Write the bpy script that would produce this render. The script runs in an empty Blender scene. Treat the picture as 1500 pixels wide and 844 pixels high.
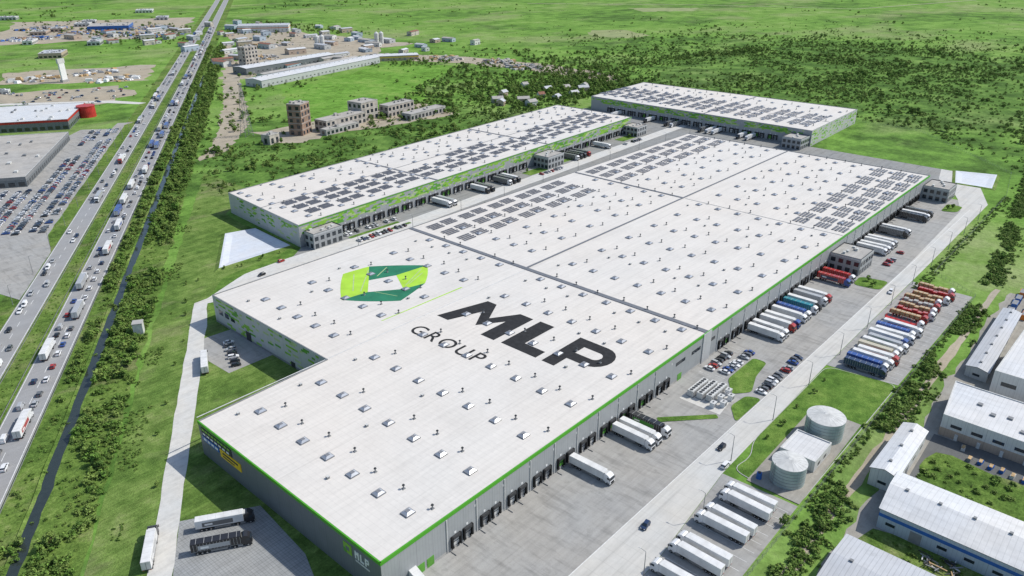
import bpy, math, random
import numpy as np
from mathutils import Vector, noise
random.seed(7); rng=np.random.default_rng(7)
scene=bpy.context.scene
scene.view_settings.view_transform='Standard'; scene.view_settings.look='None'; scene.view_settings.exposure=0
COL=scene.collection

# ------------------------------------------------------------------ materials
def newmat(name):
    m=bpy.data.materials.new(name); m.use_nodes=True
    nt=m.node_tree; b=nt.nodes['Principled BSDF']; return m,nt,b
def plain(name,col,rough=.6,metal=0,var=.12,scale=.6,spec=.3):
    m,nt,b=newmat(name)
    b.inputs['Roughness'].default_value=rough; b.inputs['Metallic'].default_value=metal
    b.inputs['Specular IOR Level'].default_value=spec
    geo=nt.nodes.new('ShaderNodeTexCoord')
    n=nt.nodes.new('ShaderNodeTexNoise'); n.inputs['Scale'].default_value=scale; n.inputs['Detail'].default_value=3
    nt.links.new(geo.outputs['Object'],n.inputs['Vector'])
    r=nt.nodes.new('ShaderNodeMapRange'); r.inputs['To Min'].default_value=1-var; r.inputs['To Max'].default_value=1+var
    r.inputs['From Min'].default_value=.3; r.inputs['From Max'].default_value=.7
    nt.links.new(n.outputs['Fac'],r.inputs['Value'])
    v=nt.nodes.new('ShaderNodeVectorMath'); v.operation='SCALE'; v.inputs[0].default_value=col[:3]
    nt.links.new(r.outputs[0],v.inputs['Scale']); nt.links.new(v.outputs[0],b.inputs['Base Color'])
    return m
def N(nt,t,**k):
    n=nt.nodes.new(t)
    for a,b in k.items(): setattr(n,a,b)
    return n
def noisetex(nt,vec,scale,detail=6,rough=.55,sx=1,sy=1,rot=0):
    mp=N(nt,'ShaderNodeMapping'); mp.inputs['Scale'].default_value=(sx,sy,1); mp.inputs['Rotation'].default_value=(0,0,rot)
    nt.links.new(vec,mp.inputs['Vector'])
    n=N(nt,'ShaderNodeTexNoise'); n.inputs['Scale'].default_value=scale; n.inputs['Detail'].default_value=detail; n.inputs['Roughness'].default_value=rough
    nt.links.new(mp.outputs[0],n.inputs['Vector']); return n.outputs['Fac']
def rng_(nt,s,a,b,c,d):
    r=N(nt,'ShaderNodeMapRange'); r.inputs['From Min'].default_value=a; r.inputs['From Max'].default_value=b
    r.inputs['To Min'].default_value=c; r.inputs['To Max'].default_value=d; nt.links.new(s,r.inputs['Value']); return r.outputs[0]
def mth(nt,op,a,b=None):
    m=N(nt,'ShaderNodeMath',operation=op)
    for i,x in enumerate((a,b)):
        if x is None: continue
        if isinstance(x,(int,float)): m.inputs[i].default_value=x
        else: nt.links.new(x,m.inputs[i])
    return m.outputs[0]
def ramp(nt,s,stops):
    r=N(nt,'ShaderNodeValToRGB'); e=r.color_ramp.elements
    while len(e)<len(stops): e.new(.5)
    for i,(p,c) in enumerate(stops): e[i].position=p; e[i].color=(*c,1)
    nt.links.new(s,r.inputs[0]); return r.outputs[0]
def scale_col(nt,c,s):
    v=N(nt,'ShaderNodeVectorMath',operation='SCALE'); nt.links.new(c,v.inputs[0]); nt.links.new(s,v.inputs['Scale']); return v.outputs[0]
def mixc(nt,f,a,b):
    m=N(nt,'ShaderNodeMix',data_type='RGBA')
    if isinstance(f,(int,float)): m.inputs[0].default_value=f
    else: nt.links.new(f,m.inputs[0])
    for i,x in ((6,a),(7,b)):
        if isinstance(x,tuple): m.inputs[i].default_value=(*x,1)
        else: nt.links.new(x,m.inputs[i])
    return m.outputs[2]
def bump(nt,b,h,strength=.5,dist=.3):
    bp=N(nt,'ShaderNodeBump'); bp.inputs['Strength'].default_value=strength; bp.inputs['Distance'].default_value=dist
    nt.links.new(h,bp.inputs['Height']); nt.links.new(bp.outputs[0],b.inputs['Normal'])
def grassmat(name,stops,s1=.012,s2=.09,fine=1.3,contrast=.35,stripe=None,stripe_amt=.15,bumpd=.5,dry=None,scrub=None):
    m,nt,b=newmat(name); b.inputs['Roughness'].default_value=.95; b.inputs['Specular IOR Level'].default_value=.05
    p=N(nt,'ShaderNodeNewGeometry').outputs['Position']
    a=noisetex(nt,p,s1,5,.6); c=noisetex(nt,p,s2,6,.68); f=noisetex(nt,p,fine,4,.7)
    s=mth(nt,'ADD',mth(nt,'MULTIPLY',a,.62),mth(nt,'MULTIPLY',c,.38))
    col=ramp(nt,s,stops)
    if dry:
        d=noisetex(nt,p,dry[0],6,.62,1,1.8,.5); col=mixc(nt,rng_(nt,d,dry[1],dry[1]+.12,0,dry[2]),col,dry[3])
    if scrub: # areas of darker shrubby land
        for (cx,cy,r0,r1) in scrub:
            dv=N(nt,'ShaderNodeVectorMath',operation='DISTANCE'); nt.links.new(p,dv.inputs[0]); dv.inputs[1].default_value=(cx,cy,0)
            dd=mth(nt,'ADD',dv.outputs['Value'],rng_(nt,c,.3,.7,-r1*.3,r1*.3)); dd=mth(nt,'ADD',dd,rng_(nt,a,.3,.7,-r1*.3,r1*.3))
            dark=ramp(nt,c,[(.38,(.055,.11,.024)),(.5,(.085,.165,.034)),(.62,(.13,.22,.05))])
            col=mixc(nt,rng_(nt,dd,r0,r1,.85,0),col,dark)
    k=mth(nt,'MULTIPLY',rng_(nt,f,.3,.7,1-contrast,1+contrast),rng_(nt,c,.3,.7,.78,1.2))
    if stripe is not None:
        st=noisetex(nt,p,1,3,.5,stripe[0],stripe[1],stripe[2])
        k=mth(nt,'MULTIPLY',k,rng_(nt,st,.35,.65,1-stripe_amt,1+stripe_amt))
    nt.links.new(scale_col(nt,col,k),b.inputs['Base Color'])
    bump(nt,b,f,.6,bumpd); return m
HR=math.radians(58.7)
M={}
M['ground']=grassmat('meadow_grass',[(.36,(.065,.125,.028)),(.43,(.095,.185,.037)),(.50,(.138,.262,.048)),(.58,(.175,.29,.065)),(.66,(.225,.29,.11))],s1=.004,s2=.03,fine=.35,contrast=.24,bumpd=.8,dry=(.0035,.52,.65,(.25,.28,.13)),scrub=[(960,190,230,420),(330,385,120,230)])  # broad dry-grass patches in the colour also stand in for distance haze
M['field']=grassmat('sown_grass',[(.36,(.065,.12,.027)),(.46,(.11,.185,.04)),(.55,(.155,.23,.058)),(.66,(.215,.24,.10))],s1=.03,s2=.16,fine=1.8,contrast=.3,stripe=(.05,.9,-HR+.12),stripe_amt=.14,dry=(.02,.55,.55,(.25,.235,.13)))
M['lawn']=grassmat('lawn_grass',[(.35,(.06,.125,.025)),(.47,(.10,.19,.035)),(.58,(.15,.24,.05)),(.68,(.22,.25,.09))],s1=.04,s2=.2,fine=2,contrast=.25)
M['verge']=grassmat('verge_grass',[(.35,(.05,.09,.022)),(.45,(.085,.15,.03)),(.55,(.135,.21,.045)),(.66,(.21,.24,.09))],s1=.03,s2=.25,fine=1.2,contrast=.4,dry=(.03,.54,.5,(.24,.22,.12)))
M['brightfield']=grassmat('bright_meadow',[(.38,(.10,.20,.03)),(.5,(.14,.29,.045)),(.62,(.20,.31,.07))],s1=.02,s2=.12,fine=.9,contrast=.2)
def surf(name,col,var=.15,scale=.15,joints=None,jdark=.75,stain=.25,rough=.9,fine=3,warm=(1.04,1,.95),tracks=None,dots=None):
    m,nt,b=newmat(name); b.inputs['Roughness'].default_value=rough; b.inputs['Specular IOR Level'].default_value=.2
    p=N(nt,'ShaderNodeNewGeometry').outputs['Position']
    a=noisetex(nt,p,scale,5,.68); f=noisetex(nt,p,fine,3,.7); big=noisetex(nt,p,scale*.2,3,.6)
    base=mixc(nt,rng_(nt,big,.35,.65,0,1),tuple(x for x in col),tuple(x*w for x,w in zip(col,warm)))
    k=mth(nt,'MULTIPLY',rng_(nt,a,.3,.7,1-var,1+var),rng_(nt,f,.25,.75,1-var*.6,1+var*.6))
    k=mth(nt,'MULTIPLY',k,rng_(nt,a,.58,.70,1,1-stain))
    k=mth(nt,'MULTIPLY',k,rng_(nt,noisetex(nt,p,1,4,.6,.03,.7),.35,.65,1-var*.5,1+var*.5))
    if tracks:
        k=mth(nt,'MULTIPLY',k,rng_(nt,noisetex(nt,p,1,4,.65,tracks[0],tracks[1]),.5,.66,1,1-tracks[2]))
    if joints:
        sp=N(nt,'ShaderNodeSeparateXYZ'); nt.links.new(p,sp.inputs[0])
        for jt in joints:
            ax,step=jt[:2]; wd=jt[2] if len(jt)>2 else .18
            fr=mth(nt,'FRACT',mth(nt,'DIVIDE',sp.outputs[ax],step))
            line=mth(nt,'LESS_THAN',fr,wd/step)
            k=mth(nt,'MULTIPLY',k,rng_(nt,line,0,1,1,jdark))
    nt.links.new(scale_col(nt,base,k),b.inputs['Base Color']); bump(nt,b,f,.2,.03); return m
M['asphalt']=surf('yard_asphalt',(.33,.33,.32),joints=[(0,7),(1,7)],jdark=.93,var=.13,tracks=(.35,.06,.22))
M['yard2']=surf('court_asphalt',(.26,.265,.26),var=.13,tracks=(.06,.35,.2))
M['darkasphalt']=surf('dark_asphalt',(.13,.135,.135))
M['hwy']=surf('highway_asphalt',(.29,.295,.30),var=.08,scale=.1,stain=.1)
M['conc']=surf('concrete_road',(.52,.52,.50),joints=[(0,5),(1,5)],jdark=.9,var=.08,stain=.12,tracks=(.015,.5,.12))
M['gravel']=surf('gravel_path',(.54,.54,.52),var=.12,scale=.3,stain=.15)
M['dirt']=surf('bare_dirt',(.36,.32,.25),var=.22,scale=.06,stain=.35,fine=1)
M['drypatch']=surf('dry_ground',(.25,.29,.13),var=.25,scale=.05,stain=.35,fine=.5)
M['padc']=surf('grey_gravel_pad',(.3,.29,.26),var=.18,scale=.2)
M['paving']=surf('block_paving',(.30,.31,.31),joints=[(0,1),(1,1)],jdark=.8)
M['membrane']=surf('roof_membrane',(.635,.61,.57),joints=[(0,2.05,.22),(1,24.4,.35)],jdark=.94,var=.06,scale=.05,stain=.09,rough=.7,fine=.8,warm=(1.03,1,.97),tracks=(.02,.5,.07))
M['oldroof']=surf('weathered_roof',(.38,.37,.35),var=.2,scale=.1,stain=.35)
M['metalroof']=surf('metal_sheet_roof',(.46,.48,.51),joints=[(1,1.2)],jdark=.8,var=.08,stain=.18,rough=.5)
M['whiteroof']=surf('white_sheet_roof',(.60,.615,.63),joints=[(1,1.5)],jdark=.86,var=.08,stain=.16,rough=.5,tracks=(.5,.04,.1))
def clad(name,col,step=1.1,jd=.82,var=.06):
    m,nt,b=newmat(name); b.inputs['Roughness'].default_value=.5
    g=N(nt,'ShaderNodeNewGeometry'); p=g.outputs['Position']
    sp=N(nt,'ShaderNodeSeparateXYZ'); nt.links.new(p,sp.inputs[0])
    s=mth(nt,'ADD',sp.outputs[0],sp.outputs[1])
    fr=mth(nt,'FRACT',mth(nt,'DIVIDE',s,step)); l=mth(nt,'LESS_THAN',fr,.1)
    fr2=mth(nt,'FRACT',mth(nt,'DIVIDE',s,6)); l2=mth(nt,'LESS_THAN',fr2,.02)
    k=mth(nt,'MULTIPLY',rng_(nt,l,0,1,1,jd),rng_(nt,l2,0,1,1,.7))
    a=noisetex(nt,p,.25,4,.6); k=mth(nt,'MULTIPLY',k,rng_(nt,a,.3,.7,1-var,1+var))
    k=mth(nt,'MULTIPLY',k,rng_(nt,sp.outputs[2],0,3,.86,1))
    v=N(nt,'ShaderNodeRGB'); v.outputs[0].default_value=(*col,1)
    nt.links.new(scale_col(nt,v.outputs[0],k),b.inputs['Base Color']); return m
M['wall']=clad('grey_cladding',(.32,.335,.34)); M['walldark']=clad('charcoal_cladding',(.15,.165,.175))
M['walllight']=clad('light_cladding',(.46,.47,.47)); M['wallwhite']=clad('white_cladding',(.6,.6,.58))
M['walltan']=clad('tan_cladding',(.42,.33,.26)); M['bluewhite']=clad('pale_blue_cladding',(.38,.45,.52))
P=plain
M['green']=P('green_trim',(.075,.34,.02),.45,var=.05); M['greenp1']=P('lime_panel',(.22,.44,.05),.5); M['greenp2']=P('leaf_panel',(.10,.30,.04),.5); M['greenp3']=P('pale_panel',(.40,.50,.24),.5)
M['white']=P('white_paint',(.74,.74,.73),.4,var=.04); M['offwhite']=P('offwhite_paint',(.55,.55,.53),.5)
M['black']=P('black_rubber',(.012,.012,.013),.7); M['dark']=P('dark_metal',(.04,.042,.045),.5); M['grey']=P('grey_metal',(.22,.225,.23),.5)
M['glass']=P('window_glass',(.02,.03,.04),.08,spec=.8,var=.05); M['skylight']=P('polycarbonate',(.30,.33,.38),.2,spec=.6,var=.15,scale=.3); M['skykerb']=P('skylight_kerb',(.2,.205,.22),.6)
M['logoblk']=P('roof_paint_black',(.022,.022,.023),.8,var=.3); M['lg1']=P('roof_paint_lime',(.36,.60,.05),.7,var=.12,scale=.15); M['lg2']=P('roof_paint_green',(.02,.17,.09),.7,var=.18,scale=.15)
M['gapdark']=P('firewall_strip',(.15,.16,.18),.7)
M['solar']=P('solar_glass',(.085,.092,.11),.28,spec=.5,var=.2,scale=.5); M['red']=P('red_paint',(.42,.035,.03),.4,var=.25,scale=.3); M['blue']=P('blue_paint',(.03,.12,.38),.4); M['yellow']=P('yellow_paint',(.75,.5,.03),.5)
M['orange']=P('orange_paint',(.6,.2,.04),.5); M['teal']=P('tank_steel',(.36,.44,.43),.45,metal=.2,var=.1,scale=.4); M['wood']=P('timber',(.45,.31,.16),.8,var=.3,scale=1); M['brick']=P('brick_ruin',(.28,.19,.14),.9,var=.3,scale=.25)
M['plaster']=P('old_plaster',(.44,.40,.35),.9,var=.3,scale=.2); M['concrete']=P('weathered_concrete',(.38,.37,.35),.9,var=.2,scale=.2); M['tile']=P('roof_tile',(.24,.11,.075),.8,var=.2)
M['line']=P('road_marking',(.7,.7,.68),.7,var=.2,scale=1); M['kerb']=P('kerb_stone',(.42,.42,.4),.8); M['water']=P('ditch_water',(.03,.04,.036),.12,spec=.6); M['liner']=surf('basin_liner',(.56,.60,.66),var=.08,scale=.3,stain=.1,joints=[(0,4)],jdark=.93)
M['bark']=P('bark',(.10,.07,.045),.9,var=.3,scale=2)
def leafmat(name,c1,c2):
    m,nt,b=newmat(name); b.inputs['Roughness'].default_value=.75; b.inputs['Specular IOR Level'].default_value=.1
    o=N(nt,'ShaderNodeObjectInfo'); p=N(nt,'ShaderNodeNewGeometry').outputs['Position']
    n=noisetex(nt,p,.9,2)
    col=mixc(nt,o.outputs['Random'],c1,c2); nt.links.new(scale_col(nt,col,rng_(nt,n,.3,.7,.7,1.3)),b.inputs['Base Color'])
    return m
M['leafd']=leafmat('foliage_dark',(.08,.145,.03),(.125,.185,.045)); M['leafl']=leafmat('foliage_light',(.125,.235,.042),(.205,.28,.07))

# ------------------------------------------------------------------ mesh builder
class MB:
    def __init__(s): s.v=[];s.f=[];s.mi=[];s.mats=[]
    def m(s,mat):
        if isinstance(mat,str): mat=M[mat]
        if mat not in s.mats: s.mats.append(mat)
        return s.mats.index(mat)
    def face(s,pts,mat):
        b=len(s.v); s.v+= [tuple(p) for p in pts]; s.f.append(tuple(range(b,b+len(pts)))); s.mi.append(s.m(mat))
    def hexa(s,lo,hi,mat,top=None,bottom=True):
        n=len(lo); b=len(s.v); s.v+=list(map(tuple,lo))+list(map(tuple,hi)); k=s.m(mat)
        for i in range(n):
            j=(i+1)%n; s.f.append((b+i,b+j,b+n+j,b+n+i)); s.mi.append(k)
        s.f.append(tuple(range(b+n,b+2*n))); s.mi.append(s.m(top) if top else k)
        if bottom: s.f.append(tuple(range(b+n-1,b-1,-1))); s.mi.append(k)
    def prism(s,poly,z0,z1,mat,top=None,bottom=False): s.hexa([(x,y,z0) for x,y in poly],[(x,y,z1) for x,y in poly],mat,top,bottom)
    def box(s,cx,cy,z0,sx,sy,sz,ang=0,mat='grey',top=None,taper=1):
        c,q=math.cos(ang),math.sin(ang)
        P=[(cx+a*c*sx/2-b*q*sy/2,cy+a*q*sx/2+b*c*sy/2) for a,b in((-1,-1),(1,-1),(1,1),(-1,1))]
        T=[(cx+a*c*sx/2*taper-b*q*sy/2*taper,cy+a*q*sx/2*taper+b*c*sy/2*taper) for a,b in((-1,-1),(1,-1),(1,1),(-1,1))]
        s.hexa([(x,y,z0) for x,y in P],[(x,y,z0+sz) for x,y in T],mat,top)
    def cyl(s,cx,cy,z0,r,h,seg=16,mat='grey',top=None,r2=None):
        r2=r if r2 is None else r2
        A=[2*math.pi*i/seg for i in range(seg)]
        s.hexa([(cx+r*math.cos(a),cy+r*math.sin(a),z0) for a in A],[(cx+r2*math.cos(a),cy+r2*math.sin(a),z0+h) for a in A],mat,top)
    def cyly(s,cx,cz,y0,y1,r,seg=10,mat='black'):
        A=[2*math.pi*i/seg for i in range(seg)]
        s.hexa([(cx+r*math.cos(a),y0,cz+r*math.sin(a)) for a in A],[(cx+r*math.cos(a),y1,cz+r*math.sin(a)) for a in A],mat)
    def tube(s,a,b,r0,r1,seg=6,mat='grey'):
        a,b=Vector(a),Vector(b); d=(b-a).normalized(); u=d.orthogonal(); w=d.cross(u)
        A=[2*math.pi*i/seg for i in range(seg)]
        s.hexa([a+(u*math.cos(t)+w*math.sin(t))*r0 for t in A],[b+(u*math.cos(t)+w*math.sin(t))*r1 for t in A],mat)
    def extr(s,prof,y0,y1,mat):
        s.hexa([(x,y0,z) for x,z in prof],[(x,y1,z) for x,z in prof],mat)
    def mesh(s,name):
        me=bpy.data.meshes.new(name); me.from_pydata(s.v,[],s.f)
        for m in s.mats: me.materials.append(m)
        me.polygons.foreach_set('material_index',s.mi); me.update(); return me
    def obj(s,name,parent=None):
        o=bpy.data.objects.new(name,s.mesh(name)); COL.objects.link(o)
        if parent: o.parent=parent
        return o
def empty(name):
    e=bpy.data.objects.new(name,None); COL.objects.link(e); return e
class WF:
    def __init__(s,mb,p0,p1):
        s.mb=mb; s.p0=p0; dx,dy=p1[0]-p0[0],p1[1]-p0[1]; s.L=math.hypot(dx,dy); s.u=(dx/s.L,dy/s.L); s.n=(s.u[1],-s.u[0])
    def pt(s,a,d): return (s.p0[0]+s.u[0]*a+s.n[0]*d, s.p0[1]+s.u[1]*a+s.n[1]*d)
    def box(s,a0,a1,d0,d1,z0,z1,mat,top=None): s.mb.prism([s.pt(a0,d1),s.pt(a1,d1),s.pt(a1,d0),s.pt(a0,d0)],z0,z1,mat,top,True)
    def window(s,a0,a1,z0,z1,frame='dark'):
        s.box(a0,a1,-.05,.06,z0,z1,frame); s.box(a0+.12,a1-.12,.06,.075,z0+.12,z1-.12,'glass')
    def dock(s,a):
        s.box(a-1.9,a-1.35,0,.75,.9,4.9,'black'); s.box(a+1.35,a+1.9,0,.75,.9,4.9,'black'); s.box(a-1.35,a+1.35,0,.8,4.0,4.9,'dark')
        s.box(a-1.35,a+1.35,0,.08,1.2,4.0,random.choice(('offwhite','grey','greenp2'))); s.box(a-1.2,a-.9,.0,.5,.5,1.2,'black'); s.box(a+.9,a+1.2,.0,.5,.5,1.2,'black')
        s.box(a-.35,a+.35,.0,.06,5.2,5.9,'white'); s.box(a-1.3,a+1.3,.08,.1,2.3,2.6,'glass')
        s.box(a-2.35,a-2.2,.6,2.6,.0,.3,'grey')
def inset(poly,d):
    n=len(poly); out=[]
    for i in range(n):
        a,b,c=Vector(poly[i-1]),Vector(poly[i]),Vector(poly[(i+1)%n])
        e1=(b-a).normalized(); e2=(c-b).normalized(); n1=Vector((-e1.y,e1.x)); n2=Vector((-e2.y,e2.x))
        k=(n1+n2); k/= max(.2,k.dot(n1)); out.append((b.x+k.x*d,b.y+k.y*d))
    return out
def shell(parent,poly,h,wall,roof,cop='grey',par=.35,th=.4,band=None,bandh=1.1):
    w=MB(); n=len(poly); walls=wall if isinstance(wall,(list,tuple)) else [wall]*n
    for i in range(n):
        a,b=poly[i],poly[(i+1)%n]; w.face([(*a,0),(*b,0),(*b,h+par),(*a,h+par)],walls[i])
    w.obj('walls',parent)
    ins=inset(poly,th); r=MB(); r.face([(x,y,h) for x,y in ins],roof); r.obj('roof',parent)
    c=MB()
    for i in range(n):
        j=(i+1)%n; c.face([(*poly[i],h+par),(*poly[j],h+par),(*ins[j],h+par),(*ins[i],h+par)],cop)
        c.face([(*ins[j],h),(*ins[i],h),(*ins[i],h+par),(*ins[j],h+par)],cop)
    c.obj('coping',parent)
    if band:
        bm=MB()
        for i in band:
            f=WF(bm,poly[i],poly[(i+1)%n]); f.box(-.1,f.L+.1,-.3,.12,h+par-bandh,h+par+.06,'green')
        bm.obj('edge_trim',parent)
def mosaic(f,h,dens,z0=1.0,cw=4.2,ch=.95):
    r=0; z=z0
    while z+ch<h-.05:
        a=.3+(r%3)*1.4
        while a+cw<f.L-.3:
            t=(z-z0)/(h-z0)
            if random.random()<dens(a/f.L,t)*(0.35+1.3*max(0,.5+noise.noise(Vector((a*.06,z*.25,f.L))))):
                f.box(a,a+cw*random.choice((.5,1,1)),0,.03,z,z+ch,random.choice(('greenp1','greenp1','greenp2','greenp3')))
            a+=cw
        z+=ch; r+=1
def solar_block(mb,x,y,lx,ly,z,ang=0,rows=4):
    c,s=math.cos(ang),math.sin(ang)
    T=lambda a,b,zz:(x+a*c-b*s,y+a*s+b*c,zz)
    w=ly/rows
    nn=max(1,int(lx/2.4)); pw=lx/nn
    for i in range(rows):
        sh=(i%2)*.5; b0=-ly/2+i*w; bm=b0+w*.42; b1=b0+w*.80
        for k in range(nn):
            a0=-lx/2+k*pw+.05+sh; a1=a0+pw-.18
            mb.face([T(a0,b0+.05,z+.12),T(a1,b0+.05,z+.12),T(a1,bm-.04,z+.5),T(a0,bm-.04,z+.5)],'solar')
            mb.face([T(a0,bm+.04,z+.5),T(a1,bm+.04,z+.5),T(a1,b1,z+.12),T(a0,b1,z+.12)],'solar')
        for k in (-.3,.3): mb.face([T(lx*k-.15,b0,z+.04),T(lx*k+.15,b0,z+.04),T(lx*k+.15,b1,z+.04),T(lx*k-.15,b1,z+.04)],'grey')
def skylights(par,pts,z,ang=0):
    s=MB(); v=MB()
    for x,y in pts:
        s.box(x,y,z,3.3,2.9,.4,ang,'skykerb'); s.box(x,y,z+.4,3.0,2.6,.5,ang,'skylight','skylight',taper=.45); s.box(x,y,z+.9,1.35,1.15,.06,ang,'skykerb')
        if random.random()<.8:
            a,b=x+random.uniform(5,8),y-random.uniform(3.5,4.5)
            v.cyl(a,b,z,.22,1.3,8,'grey'); v.cyl(a,b,z+1.3,.5,.3,8,'dark',r2=.3); v.box(a,b,z,.9,.9,.25,0,'grey')
        if random.random()<.3: v.box(x-6,y+4,z,.9,.9,.8,ang,'grey','offwhite')
    s.obj('skylights',par); v.obj('roof_vents',par)

# ------------------------------------------------------------------ ground & surfaces
def sheet(name,poly,mat,z,jit=0,seg=6):
    if jit:
        q=[]
        n=len(poly)
        for i in range(n):
            a,b=Vector(poly[i]),Vector(poly[(i+1)%n]); L=(b-a).length; k=max(1,int(L/seg))
            for j in range(k):
                p=a.lerp(b,j/k); fx=.65/seg; q.append((p.x+jit*1.3*noise.fractal(Vector((p.x*fx,p.y*fx,3)),1,2,2),p.y+jit*1.3*noise.fractal(Vector((p.x*fx,p.y*fx,9)),1,2,2)))
        poly=q
    m=MB(); m.face([(x,y,z) for x,y in poly],mat); return m.obj(name)
g=MB(); g.face([(-4000,-5000,0),(9000,-5000,0),(9000,9000,0),(-4000,9000,0)],'ground'); g.obj('ground')
D=(.5195,.8545); NN=(.8545,-.5195)
def HW(t,n): return (D[0]*t+NN[0]*n, D[1]*t+NN[1]*n)
def strip(name,n0,n1,t0,t1,mat,z,**k): return sheet(name,[HW(t0,n0),HW(t0,n1),HW(t1,n1),HW(t1,n0)],mat,z,**k)
strip('verge',-131,-95,-50,2600,'verge',.02)
strip('verge',-150,-141,-50,2000,'verge',.02,jit=1)
strip('verge',-79,-97.6,-50,900,'verge',.025,jit=2)
sheet('grass_field',[HW(-20,-78),HW(170,-77),HW(330,-73),HW(440,-70),(170,345),(131,316),(128,236),(66,205),(53,183),(53,97),(0,96),(0,0),(-60,-30)],'field',.04,jit=1)
sheet('lawn',[(131,236),(112,232),(80,226),(60,206),(52,185),(80,184),(130,184),(131,232)],'lawn',.06)
strip('highway',-141.5,-129.5,-60,3500,'hwy',.1); strip('highway',-120.3,-107.5,-60,3500,'hwy',.1)
mk=MB()
for n in (-141,-130,-119.8,-108.2):
    mk.face([(*HW(-60,n-.12),.125),(*HW(-60,n+.12),.125),(*HW(2500,n+.12),.125),(*HW(2500,n-.12),.125)][::-1],'line')
for n in (-135.5,-114):
    for t in range(-60,1200,12): mk.face([(*HW(t,n-.1),.125),(*HW(t,n+.1),.125),(*HW(t+5,n+.1),.125),(*HW(t+5,n-.1),.125)][::-1],'line')
mk.obj('road_markings')
gr=MB()
for n in (-128.4,-121.3,-106.8):
    a,b=HW(-60,n),HW(1500,n); f=WF(gr,a,b); f.box(0,f.L,0,.08,.45,.75,'grey')
    for t in range(0,1500,8): f.box(t,t+.12,-.1,0,0,.7,'grey')
gr.obj('guard_rail')
strip('ditch_water',-98.3,-94.8,-50,900,'water',.05,jit=.8)
dk=MB()
for t in range(-50,900,10):
    a,b=HW(t,-98.2+.6*noise.noise(Vector((t*.05,0,0)))),HW(t+10,-98.2+.6*noise.noise(Vector(((t+10)*.05,0,0))))
    dk.face([(*a,.07),(*b,.07),(b[0]-.9,b[1]+.5,.5),(a[0]-.9,a[1]+.5,.5)],'verge')
dk.obj('ditch_bank')
sheet('gravel_path',[HW(-30,-61),HW(60,-61),HW(128,-61),HW(190,-61),HW(207,-61),(62,209),(90,222),(116,224),(186,222),(545,236),(545,226),(186,210),(120,208),(70,200),HW(205,-55),HW(180,-54),HW(120,-54),HW(60,-54.5),HW(-30,-54)],'gravel',.09,jit=.3)
sheet('truck_yard',[HW(48,-54.4),(-1.5,57.5),(-4,30),(-12,8),HW(-10,-54)],'paving',.08)
sheet('parking_lot',[(33,137),(52.9,137),(52.9,171),(40,172),(32,160)],'asphalt',.08)
sheet('loading_yard',[(120,185),(545,185),(545,236),(545,255),(490,251.8),(131,231.8),(118,222)],'yard2',.07)
sheet('service_yard',[(472,-15),(500,-12),(545,0),(545,345),(490,340),(490,185),(472,185)],'yard2',.075)
sheet('loading_yard',[(2,-31),(455,-31),(472,-20),(472,-.02),(-1,-.02)],'asphalt',.05)
sheet('concrete_road',[(-20,-31),(200,-31),(330,-30.5),(449,-27),(474,-19),(500,-8),(516,4),(545,10),(545,-2),(530,-10),(512,-24),(474,-37),(330,-38.5),(198,-39),(108,-41),(60,-46),(-20,-47)],'conc',.09)
sheet('truck_parking',[(30,-46.5),(60,-46.1),(108,-41.1),(109,-66),(30,-67)],'asphalt',.06)
sheet('truck_parking',[(200,-39.1),(312,-38.8),(312,-66.5),(203,-66)],'asphalt',.06)
bm=MB()
def ln(x0,y0,x1,y1,w=.14,z=.105):
    d=Vector((x1-x0,y1-y0)).normalized(); n=Vector((-d.y,d.x))*w/2
    bm.face([(x0-n.x,y0-n.y,z),(x1-n.x,y1-n.y,z),(x1+n.x,y1+n.y,z),(x0+n.x,y0+n.y,z)],'line')
for x in np.arange(36,108,4.55): ln(x,-47,x,-65)
for x in np.arange(203,312,4.55): ln(x,-42,x,-65)
for i in range(11):
    ln(160.6+i*2.7,-2.5,160.6+i*2.7,-7.5); ln(162+i*2.7,-8.7,162+i*2.7,-13.7); ln(160.6+i*2.7,-26,160.6+i*2.7,-31)
for x in np.arange(158,200,2.8): ln(x,213,x,218); ln(x,226.5,x,231.5)
ln(0,-31,455,-31,.2)
bm.obj('yard_markings')
def island(name,poly,mat='lawn',h=.14,z=0.05):
    k=MB(); k.prism(poly,z,z+h,'kerb','kerb'); ins=inset(poly,.25); k.face([(x,y,z+h+.01) for x,y in ins],mat); return k.obj(name)
def rounded(poly,r=3,n=5):
    out=[]
    for i in range(len(poly)):
        a,b,c=Vector(poly[i-1]),Vector(poly[i]),Vector(poly[(i+1)%len(poly)])
        p=b+(a-b).normalized()*min(r,(a-b).length*.45); q=b+(c-b).normalized()*min(r,(c-b).length*.45)
        for k in range(n+1):
            t=k/n; v=p*(1-t)**2+b*2*t*(1-t)+q*t*t; out.append((v.x,v.y))
    return out
island('grass_island',rounded([(109.5,-66),(203,-66),(199,-39.4),(131,-40.3),(122,-44),(112,-42)],5))
island('grass_island',rounded([(154,-20.5),(163,-14.5),(185,-14.5),(185,-20),(172,-21.5),(160,-25.5)],2),z=.06)
island('grass_island',rounded([(138,-30.4),(146,-24.5),(156,-25.5),(158,-30.5)],2),z=.06)
island('grass_island',rounded([(121,-8),(137,-23),(135.6,-24.5),(119.5,-10)],.5),z=.06)
island('grass_island',rounded([(288,-18),(300,-17),(303,-30),(290,-30)],3),z=.06)
island('grass_island',rounded([(440,-18),(458,-17),(458,-26),(444,-26)],3),z=.06)
for (a,b,c,d) in ((158,222,196,225.5),(160,216,200,219),(325,228,346,238),(368,232,392,238),(455,236,476,246),(140,190,180,196),(210,190,300,194),(330,190,470,194)):
    island('grass_island',rounded([(a,b),(c,b),(c,d),(a,d)],1.2),z=.07)
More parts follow.
